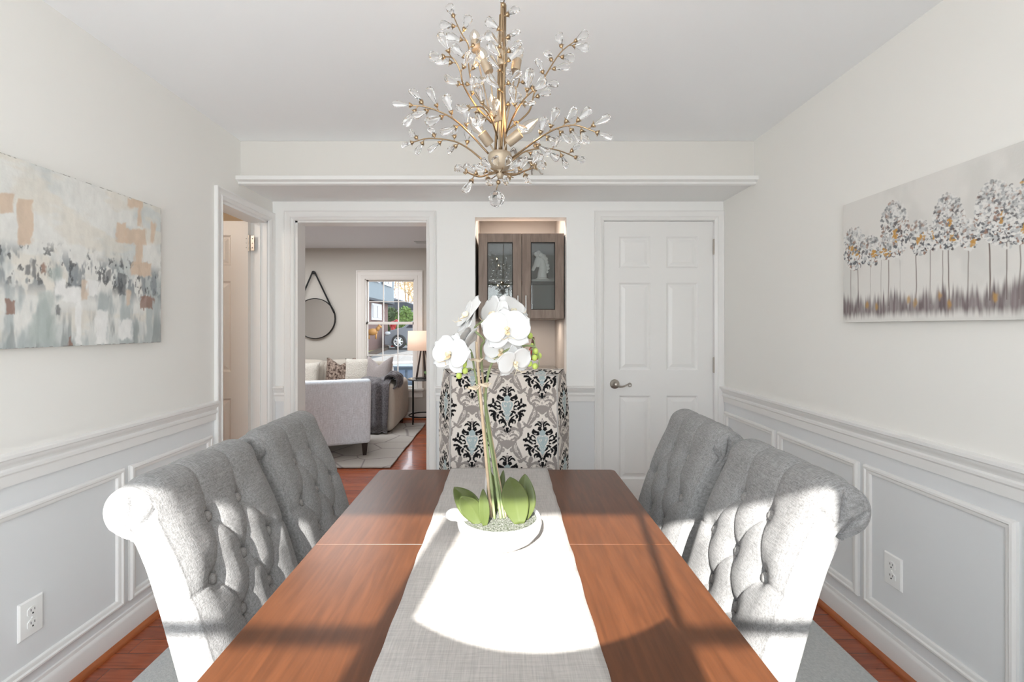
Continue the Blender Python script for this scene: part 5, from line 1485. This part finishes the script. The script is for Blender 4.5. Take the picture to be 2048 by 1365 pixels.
# coffee table with tray and patterned book (left edge of the passage)
ot = empty('coffee_ottoman', (-2.38, 5.22, 0), 'beige upholstered ottoman left of the armchair in the living room', 'ottoman')
mb = MB(); mb.rbox((-2.38, 5.22, .215), (.80, .62, .25), .06); build('seat', mb, M['sofa'], ot, smooth=True)
for x in (-2.70, -2.06):
    for y in (4.98, 5.46):
        mb = MB(); mb.lathe([(.0001, 0), (.018, 0), (.026, .10), (.0001, .10)], (x, y, .012), 10); build('leg', mb, M['leg'], ot)
mb = MB(); mb.box(-2.62, -2.12, 5.06, 5.38, .341, .352)
for a in ((-2.62, -2.61, 5.06, 5.38), (-2.13, -2.12, 5.06, 5.38), (-2.62, -2.12, 5.06, 5.07), (-2.62, -2.12, 5.37, 5.38)): mb.box(*a, .35, .38)
tag(build('serving_tray', mb, M['black'], loc=(-2.37, 5.22, .341)), 'black tray on the beige ottoman', 'tray')
mb = MB(); mb.box(-2.52, -2.20, 5.10, 5.33, .3525, .415)
zb = mat('zebra_print', (.78, .72, .62), .6); N = zb.node_tree.nodes; L = zb.node_tree.links
wv = N.new('ShaderNodeTexWave'); wv.inputs['Scale'].default_value = 9; wv.inputs['Distortion'].default_value = 9; r = N.new('ShaderNodeValToRGB'); r.color_ramp.interpolation = 'CONSTANT'
r.color_ramp.elements[0].color = (.03, .03, .03, 1); r.color_ramp.elements[1].position = .42; r.color_ramp.elements[1].color = (.72, .64, .52, 1)
tcz = N.new('ShaderNodeTexCoord'); L.new(tcz.outputs['Object'], wv.inputs['Vector']); L.new(wv.outputs['Fac'], r.inputs[0]); L.new(r.outputs[0], N['Principled BSDF'].inputs['Base Color'])
tag(build('decorative_box', mb, zb, loc=(-2.36, 5.2, .353), bevel=.004), 'cream and black striped box lying in the tray', 'box')
# side table, lamp, little plant
stc = Vector((-1.095, 6.18, 0))
stb = empty('side_table', stc, 'round black metal side table beside the sofa arm', 'table')
mb = MB(); mb.lathe([(.0001, .598), (.198, .598), (.202, .602), (.202, .612), (.198, .616), (.0001, .616)], stc, 40); build('table_top', mb, mat('black_marble', (.10, .10, .10), .12), stb, auto=40)
for k_ in range(4):
    a = R(45 + 90 * k_ + 190); mb = MB(); mb.tube([stc + Vector((.185 * math.cos(a), .185 * math.sin(a), 0)), stc + Vector((.185 * math.cos(a), .185 * math.sin(a), .60))], .010, 8); build('leg', mb, M['black'], stb)
mb = MB(); mb.tube([stc + Vector((.185 * math.cos(a), .185 * math.sin(a), .12)) for a in np.linspace(0, 2 * math.pi, 33)], .009, 8); build('lower_ring', mb, M['black'], stb, smooth=True)
lp = stc + Vector((.0, .0, .616))
lm = empty('table_lamp', lp, 'table lamp with peach drum shade and dark tripod legs on the side table', 'lamp')
mb = MB(); mb.lathe([(.205, .385), (.197, .645)], lp, 40, cap=False)
M['shade'] = mat('lit_drum_shade', (.80, .62, .48), .8, emis=((1, .66, .50), .40)); sh = build('lamp_shade', mb, M['shade'], lm, smooth=True, solid=.003)
for k_ in range(5):
    a = R(72 * k_ + 15); mb = MB(); mb.tube([lp + Vector((.105 * math.cos(a), .105 * math.sin(a), .008)), lp + Vector((.025 * math.cos(a), .025 * math.sin(a), .42))], .0085, 8); build('leg', mb, M['leg'], lm)
mb = MB(); mb.lathe([(.0001, .0), (.10, .0), (.10, .008), (.0001, .008)], lp, 24); mb.tube([lp + Vector((0, 0, .40)), lp + Vector((0, 0, .50))], .01, 8); build('base', mb, M['black'], lm)
mb = MB(); mb.ball(lp + Vector((0, 0, .52)), .03, 12); build('bulb', mb, mat('lamp_bulb', (1, .9, .8), .5, emis=((1, .72, .48), 14)), lm, smooth=True)
pp = P(855.5, 750, 6.02); pp.z = .616
pl = empty('potted_plant', pp, 'tiny green succulent in a dark pot on the side table', 'plant')
mb = MB(); mb.lathe([(.0001, 0), (.028, 0), (.034, .06), (.030, .062), (.0001, .055)], pp, 18); build('pot', mb, M['leg'], pl, smooth=True)
mb = MB()
for k_ in range(26):
    a = rnd.random() * 6.28; e = rnd.random(); d = Vector((math.cos(a) * e, math.sin(a) * e, 1.1 - .5 * e)).normalized(); mb.tube([pp + Vector((0, 0, .055)), pp + Vector((0, 0, .055)) + d * .04, pp + Vector((0, 0, .055)) + d * .075], [.004, .009, .001], 6)
build('leaves', mb, mat('succulent_leaf', (.16, .26, .10), .5), pl, smooth=True)
# round mirror on its strap
mc = Vector(((631.8 - CX) / 140, LY - .03, EYE + (655 - 637.6) / 140)); mr_ = .289
mi = empty('wall_mirror', (mc.x, LY, mc.z), 'round black-framed mirror hanging by a strap on the living room wall', 'mirror')
rotx = Matrix.Rotation(R(90), 3, 'X')
mb = MB(); mb.lathe([(.0001, 0), (mr_ - .006, 0)], mc, 64, M=rotx, cap=False); build('mirror_glass', mb, M['mirror'], mi, smooth=True)
mb = MB(); mb.lathe([(mr_ - .010, -.012), (mr_ - .010, .010), (mr_, .010), (mr_, -.025), (mr_ - .004, -.025), (mr_ - .004, -.012), (mr_ - .010, -.012)], mc, 64, M=rotx, cap=False); build('frame', mb, M['black'], mi, auto=40)
pg = Vector(((629.5 - CX) / 140, LY - .03, EYE + (655 - 546) / 140))
mb = MB(); mb.lathe([(.0001, -.03), (.014, -.03), (.014, .0), (.024, .002), (.024, .022), (.0001, .026)], pg, 20, M=rotx); build('peg', mb, M['black'], mi, auto=40)
mb = MB()
for s_ in (-1, 1):
    a0 = R(22 if s_ > 0 else 158); e = mc + Vector((mr_ * math.cos(R(15)) * s_, -.012, mr_ * math.sin(R(15))))
    st_ = pg + Vector((s_ * .012, -.008, .012)); d = (e - st_); sd = Vector((0, 1, 0)).cross(d).normalized() * .011
    for q in (0,): mb.add([st_ + sd, st_ - sd, e - sd, e + sd, st_ + sd + Vector((0, -.004, 0)), st_ - sd + Vector((0, -.004, 0)), e - sd + Vector((0, -.004, 0)), e + sd + Vector((0, -.004, 0))], [(0, 1, 2, 3), (7, 6, 5, 4), (0, 4, 5, 1), (1, 5, 6, 2), (2, 6, 7, 3), (3, 7, 4, 0)])
build('strap', mb, M['black'], mi)
# ceiling vent in the living room
vt = P(846, 484, 5.98); vt.z = ZC
vr = empty('ceiling_vent', (-1.02, 6.02, ZC), 'small white vent on the living room ceiling above the lamp', 'vent')
mb = MB()
mb.box(-1.17, -.87, 5.94, 6.10, ZC - .008, ZC - .001)
for k_ in range(6): mb.box(-1.15, -.89, 5.955 + .023 * k_, 5.967 + .023 * k_, ZC - .012, ZC - .006)
build('grille', mb, mat('vent_grey', (.5, .5, .5), .5), vr)

# ------------------------------------------------------------------ outside the far window
M['siding'] = mat('blue_grey_siding', (.15, .18, .20), .7, var=(3, .3, (.12, .15, .17)))
M['brick'] = mat('dark_brick', (.10, .045, .04), .9, var=(22, .8, (.22, .15, .13)))
M['white'] = mat('white_exterior', (.55, .56, .58), .6)
M['darkglass'] = mat('dark_glazing', (.03, .035, .05), .1)
M['roofm'] = mat('dark_shingles', (.05, .055, .065), .9)
M['asphalt'] = mat('asphalt', (.13, .125, .12), .9, var=(3, .5, (.17, .16, .15)))
M['grass'] = mat('dry_grass', (.26, .25, .06), .95, var=(5, .8, (.32, .29, .10)))
M['conc'] = mat('concrete', (.42, .38, .33), .9)
M['curb'] = mat('brown_curb', (.07, .045, .03), .9)
def gz(Y): return -.15 + (min(Y, 22) - 6.7) / (22 - 6.7) * .40
mb = MB()
mb.grid(lambda u, v: Vector((-30 + 50 * u, 6.7 + 15.3 * v, gz(6.7 + 15.3 * v))), 2, 4)
mb.grid(lambda u, v: Vector((-30 + 50 * u, 22 + 60 * v, .25)), 2, 2)
tag(build('parking_lot', mb, M['asphalt']), 'grey asphalt parking lot outside the living room window', 'pavement')
mb = MB(); mb.grid(lambda u, v: Vector((-30 + 60 * u, -40 + 38.8 * v, -.3)), 2, 2)
tag(build('lawn', mb, mat('yard_grass', (.25, .245, .21), .95)), 'grassy yard in front of the dining room window', 'ground')
def gp_(px, py):        # point of the sloping lot under a pixel
    Y = 12.0
    for _ in range(40):
        s = (py - CY) / (EYE - gz(Y)); Y = F / s
    return Vector(((px - CX) * Y / F, Y, gz(Y)))
def patch(name, pix, m_, label, cat, lift=.01, th=.03):
    pts = [gp_(*p) for p in pix]; mb = MB(); n = len(pts)
    mb.v = [(p.x, p.y, p.z + lift - th) for p in pts] + [(p.x, p.y, p.z + lift) for p in pts]
    mb.f = [tuple(range(n))[::-1], tuple(range(n, 2 * n))] + [(i, (i + 1) % n, n + (i + 1) % n, n + i) for i in range(n)]
    return tag(build(name, mb, m_, loc=tuple(pts[0])), label, cat)
patch('grass_verge', [(660, 735), (735, 712), (775, 698), (778, 694), (660, 700)], M['grass'], 'dry yellow-green grass verge beyond the living room window', 'grass', .06, .1)
patch('sidewalk', [(660, 700), (778, 694), (772, 686), (760, 682), (660, 690)], M['conc'], 'pale sidewalk between the verge and the brick house', 'pavement', .07, .1)
patch('curb', [(660, 742), (735, 717), (778, 699), (777, 695), (735, 711), (660, 734)], M['curb'], 'dark curb along the grass verge', 'curb', .12, .16)
for q_, a in enumerate([[(736, 722), (700, 735), (850, 724.5), (850, 722)], [(690, 747), (850, 741), (850, 738), (690, 744)], [(790, 712), (850, 713.5), (850, 711.5), (790, 710)]]):
    if a[0] == (736, 722): a = [(690, 731), (850, 724.5), (850, 722), (690, 728)]
    o = patch('parking_stripe', a, M['white'], ('white painted stripe in the middle of the parking lot asphalt', 'white painted stripe nearest the living room window', 'white painted stripe closest to the parked car')[q_], 'road marking', .006, .02); o['group'] = 'white parking stripes'
# brick and siding house on the left, its long side running away
hs_ = empty('town_house', (-8, 19, .3), 'blue-grey siding and brick house across the parking lot', 'building')
XF_ = -6.0
mb = MB(); mb.box(-12, XF_ + .25, 12, 23.9, 2.55, 6.5); build('siding_wall', mb, M['siding'], hs_)
mb = MB(); mb.box(-12, XF_, 12, 23.6, 0.0, 2.55); build('brick_wall', mb, M['brick'], hs_)
mb = MB(); mb.box(-12.3, XF_ + .5, 11.8, 24.1, 6.5, 6.8); mb.box(-12, XF_ + .27, 12, 23.92, 2.5, 2.6); build('roof', mb, M['roofm'], hs_)
def facade_window(y0, y1, z0, z1, X, shut=True):
    mb = MB(); mb.box(X, X + .06, y0, y1, z0, z1); wo = build('window', mb, M['white'], hs_)
    mb = MB(); ym = (y0 + y1) / 2
    for a, b_ in ((y0 + .08, ym - .04), (ym + .04, y1 - .08)): mb.box(X + .05, X + .075, a, b_, z0 + .1, z1 - .1)
    build('pane', mb, M['darkglass'], wo)
    if shut:
        for a, b_ in ((y0 - .42, y0 - .05), (y1 + .05, y1 + .42)):
            mb = MB(); mb.box(X, X + .05, a, b_, z0, z1); build('shutter', mb, M['darkglass'], hs_)
facade_window(20.6, 22.2, 1.65, 2.42, XF_, False)
for y in (17.4, 19.6, 21.9): facade_window(y, y + .95, 3.35, 4.7, XF_ + .25)
mb = MB(); mb.ball((XF_ + .12, 18.1, 1.31 + (655 - 616) / 50.5), .13, 8); tag(build('green_light', mb, mat('green_lamp', (.05, .5, .15), .4, emis=((.1, 1, .3), 2)), loc=(XF_ + .12, 18.1, 2.08)), 'small glowing green light on the brick house wall', 'light')
# second house further off with porch roof
h2 = empty('far_house', (-7.5, 31, .25), 'white house with a dark low gable roof behind the hedges', 'building')
mb = MB(); mb.box(-8.6, -5.9, 31, 36, .25, 2.55); build('wall', mb, M['white'], h2)
mb = MB(); mb.prism([(-9.2, 2.5), (-5.3, 2.5), (-5.3, 2.6), (-8.3, 3.55), (-9.2, 3.55)], 30.4, 36.5, lambda a, b, d: Vector((a, d, b))); build('roof', mb, M['roofm'], h2)
for x in (-8.1, -7.2, -6.45):
    mb = MB(); mb.box(x, x + .35, 30.93, 31.0, .9, 2.2); build('window', mb, M['darkglass'], h2)
# hedges
def bush(name, c, rx, ry, rz_, m_, label, n=700, leaf_=.10):
    mb = MB(); mb.ball(c, 1, 10, (rx * .88, ry * .88, rz_ * .88)); rs = random.Random(int(rx * 100 + c[0] * 10))
    for _ in range(n):
        d = Vector((rs.gauss(0, 1), rs.gauss(0, 1), rs.gauss(0, 1))).normalized(); p = Vector(c) + Vector((d.x * rx, d.y * ry, d.z * rz_)) * (.86 + .2 * rs.random())
        a = Vector((rs.gauss(0, 1), rs.gauss(0, 1), rs.gauss(0, 1))).normalized() * leaf_; b_ = a.orthogonal().normalized() * leaf_ * .7
        mb.add([p - a, p + b_, p + a, p - b_], [(0, 1, 2, 3)])
    return tag(build(name, mb, m_, loc=c), label, 'shrub', 'clipped hedges across the lot')
M['hedge'] = mat('hedge_green', (.045, .075, .022), .8, var=(3, .5, (.08, .11, .03)))
M['hedge2'] = mat('bright_hedge', (.10, .17, .03), .8, var=(3, .5, (.16, .22, .05)))  # lighter, yellower green than the other hedge
bush('hedge', (-6.95, 27.5, 1.35), .85, .8, 1.15, M['hedge'], 'dark green rounded hedge behind the parked car')
bush('hedge', (-5.85, 27.0, 1.30), .60, .6, 1.20, M['hedge2'], 'bright green rounded shrub right of the dark hedge')
mb = MB()
for k_ in range(16): mb.tube([(-5.98 + .03 * (k_ % 4), 21.0, .95 + .0 * k_), (-6.0 + .1 * (k_ % 4 - 1.5), 20.9, 1.16 + .05 * (k_ // 4))], [.05, .02], 5)
# wooden reindeer-like yellow lawn ornament and red flag near the brick wall
fo = P(745.5, 662, 19.6); mb = MB()
o0 = fo + Vector((0, 0, -.1)); mb.tube([o0 + Vector((-.22, 0, .02)), o0 + Vector((.0, 0, .05)), o0 + Vector((.18, 0, .08))], [.12, .15, .11], 10); mb.tube([o0 + Vector((.18, 0, .12)), o0 + Vector((.27, 0, .28))], [.09, .07], 8); mb.tube([o0 + Vector((.25, 0, .3)), o0 + Vector((.38, 0, .25))], [.08, .04], 8)
for x in (-.16, .14): mb.tube([o0 + Vector((x, 0, 0)), o0 + Vector((x, 0, -.26))], [.05, .03], 6); mb.tube([o0 + Vector((.27, 0, .34)), o0 + Vector((.24 + x * .2, 0, .50))], [.03, .01], 5)
tag(build('lawn_ornament', mb, mat('orange_plastic', (.42, .20, .05), .5), loc=tuple(fo), smooth=True), 'orange animal lawn ornament by the brick house', 'ornament')
fr2 = P(786, 651, 24.5); mb = MB(); mb.ball(fr2, .19, 8, (1, .6, 1.2)); mb.tube([fr2 + Vector((.1, 0, .12)), fr2 + Vector((.24, 0, .28))], [.13, .08], 8); mb.tube([(fr2.x, fr2.y, .2), fr2], .12, 8)
tag(build('red_ornament', mb, mat('red_plastic', (.38, .02, .015), .5), loc=tuple(fr2), smooth=True), 'red inflatable figure beside the hedge behind the car', 'ornament')
# bare trees
def bare_tree(x, y, h_, seed, label):
    rs = random.Random(seed); mb = MB()
    def br(p, d, L_, r_, lv):
        q = p + d * L_; mb.tube([p, p + d * L_ * .5 + Vector((rs.gauss(0, .03) * L_, rs.gauss(0, .03) * L_, 0)), q], [r_, r_ * .85, r_ * .65], 5, cap=False)
        if lv == 0: return
        for _ in range(4 if lv > 1 else 5):
            nd = (d + Vector((rs.gauss(0, .55), rs.gauss(0, .55), rs.gauss(0, .3) + .1))).normalized(); br(p + d * L_ * (.55 + .45 * rs.random()), nd, L_ * (.6 + .2 * rs.random()), r_ * .55, lv - 1)
    br(Vector((x, y, .2)), Vector((0, 0, 1)), h_ * .30, h_ * .012, 5)
    tag(build('bare_tree', mb, mat('bark_%d' % seed, (.16, .11, .07) if seed % 2 else (.24, .17, .09), .9), loc=(x, y, .2)), label, 'tree', 'bare trees behind the houses')
bare_tree(-9.0, 42, 12, 1, 'bare brown tree behind the far house, seen in the window')
bare_tree(-6.9, 38, 10, 2, 'bare tan tree right of the far house, seen in the window')
bare_tree(-8.2, 50, 14, 3, 'tall bare tree far behind the houses, seen in the window')
bare_tree(-10.6, 55, 15, 4, 'bare tree furthest back behind the gable roof')
for i_, (x, y, h_) in enumerate(((4.2, -11, 9), (-7.5, -13, 10), (6.5, -19, 12))):
    bare_tree(x, y, h_, 6 + i_, ('bare yard tree nearest the dining room window', 'bare yard tree left of the dining room window view', 'bare yard tree furthest from the dining room window')[i_])
# grey car, nose to the left
CYR = 21.75; s_c = F / CYR
car = empty('parked_car', P(815, 697, CYR), 'grey car parked nose-left outside the living room window', 'car')
def cz_(px, py, dy=0): p = P(px, py, CYR); return (p.x, p.z)
prof = [(769, 690), (768, 676), (771, 666), (782, 661), (797, 657), (806, 655), (818, 646), (826, 642), (845, 639), (870, 639), (895, 644), (908, 656), (914, 668), (915, 690), (893, 692), (880, 676), (866, 692), (813, 692)]
arch = [(813 - (813 - 783) * (.5 - .5 * math.cos(math.pi * k_ / 8)) , 692 - 19 * math.sin(math.pi * k_ / 8)) for k_ in range(1, 9)]
prof = prof + arch
mb = MB(); mb.prism([cz_(*p) for p in prof], CYR, CYR + 1.75, lambda a, b, d: Vector((a, d, b))); build('body', mb, mat('car_paint', (.24, .26, .29), .25, .3, coat=.6), car, bevel=.03)
mb = MB(); mb.prism([cz_(*p) for p in ((812, 656), (822, 647), (842, 643), (842, 656))], CYR - .02, CYR + .01, lambda a, b, d: Vector((a, d, b))); mb.prism([cz_(*p) for p in ((846, 656), (846, 643), (868, 643), (880, 650), (884, 656))], CYR - .02, CYR + .01, lambda a, b, d: Vector((a, d, b)))
build('side_window', mb, M['darkglass'], car)
for px in (798, 880):
    c = P(px, 683.5, CYR - .04); mb = MB()
    mb.lathe([(.20, -.02), (.21, .10), (.31, .12), (.335, .08), (.335, -.08), (.20, -.10)], c, 32, M=rotx, cap=False); wh = build('wheel', mb, mat('tyre_%d' % px, (.03, .03, .03), .8), car, smooth=True)
    mb = MB()
    for k_ in range(7):
        a = 2 * math.pi * k_ / 7; d = Vector((math.cos(a), 0, math.sin(a))); mb.tube([c + Vector((0, -.10, 0)), c + d * .21 + Vector((0, -.08, 0))], [.05, .035], 6, flat=.6)
    mb.lathe([(.0001, .12), (.05, .12), (.05, .05), (.0001, .05)], c, 12, M=rotx); mb.lathe([(.20, .10), (.225, .11), (.225, .0), (.20, .0)], c, 28, M=rotx, cap=False)
    build('hub_cap', mb, mat('alloy_%d' % px, (.75, .75, .75), .3, .5), wh)
mb = MB(); mb.ball(P(775, 667, CYR - .02), .14, 8, (1, .3, .6)); build('headlight', mb, M['white'], car, smooth=True)
# made-up box for an unidentified blue-grey shape below the window
mb = MB(); c0 = P(787, 735, 8.2); c1 = P(826, 771, 8.2)
ut = empty('slate_box', (c0.x, 8.2, gz(8.2)), 'made-up slate blue panelled box for an unidentified shape just outside the window', 'cabinet')
mb.box(c0.x, c1.x + .25, 8.2, 8.6, gz(8.2) - .05, c0.z); build('body', mb, mat('slate_paint', (.10, .14, .19), .5), ut)
for k_ in (0, 1, 2):
    mb = MB(); x = c0.x + .10 + k_ * .155; mb.box(x, x + .11, 8.185, 8.2, c1.z + .05, c0.z - .05); build('door', mb, mat('slate_panel_%d' % k_, (.14, .19, .27), .4), ut)
mb = MB(); mb.box(c0.x - .02, c1.x + .27, 8.17, 8.63, c0.z, c0.z + .02); build('lid', mb, mat('slate_lid', (.16, .20, .24), .3), ut)

for i_, (x, y) in enumerate(((-8.4, -24), (-.7, -25), (7.0, -24))):
    o = bush('evergreen_tree', (x, y, 2.4), 3.2, 1.8, 3.4, M['hedge'], ('large evergreen at the left end of the yard', 'large evergreen in the middle of the yard', 'large evergreen at the right end of the yard')[i_], 900, .30)
    o['category'] = 'tree'; o['group'] = 'evergreens across the yard'
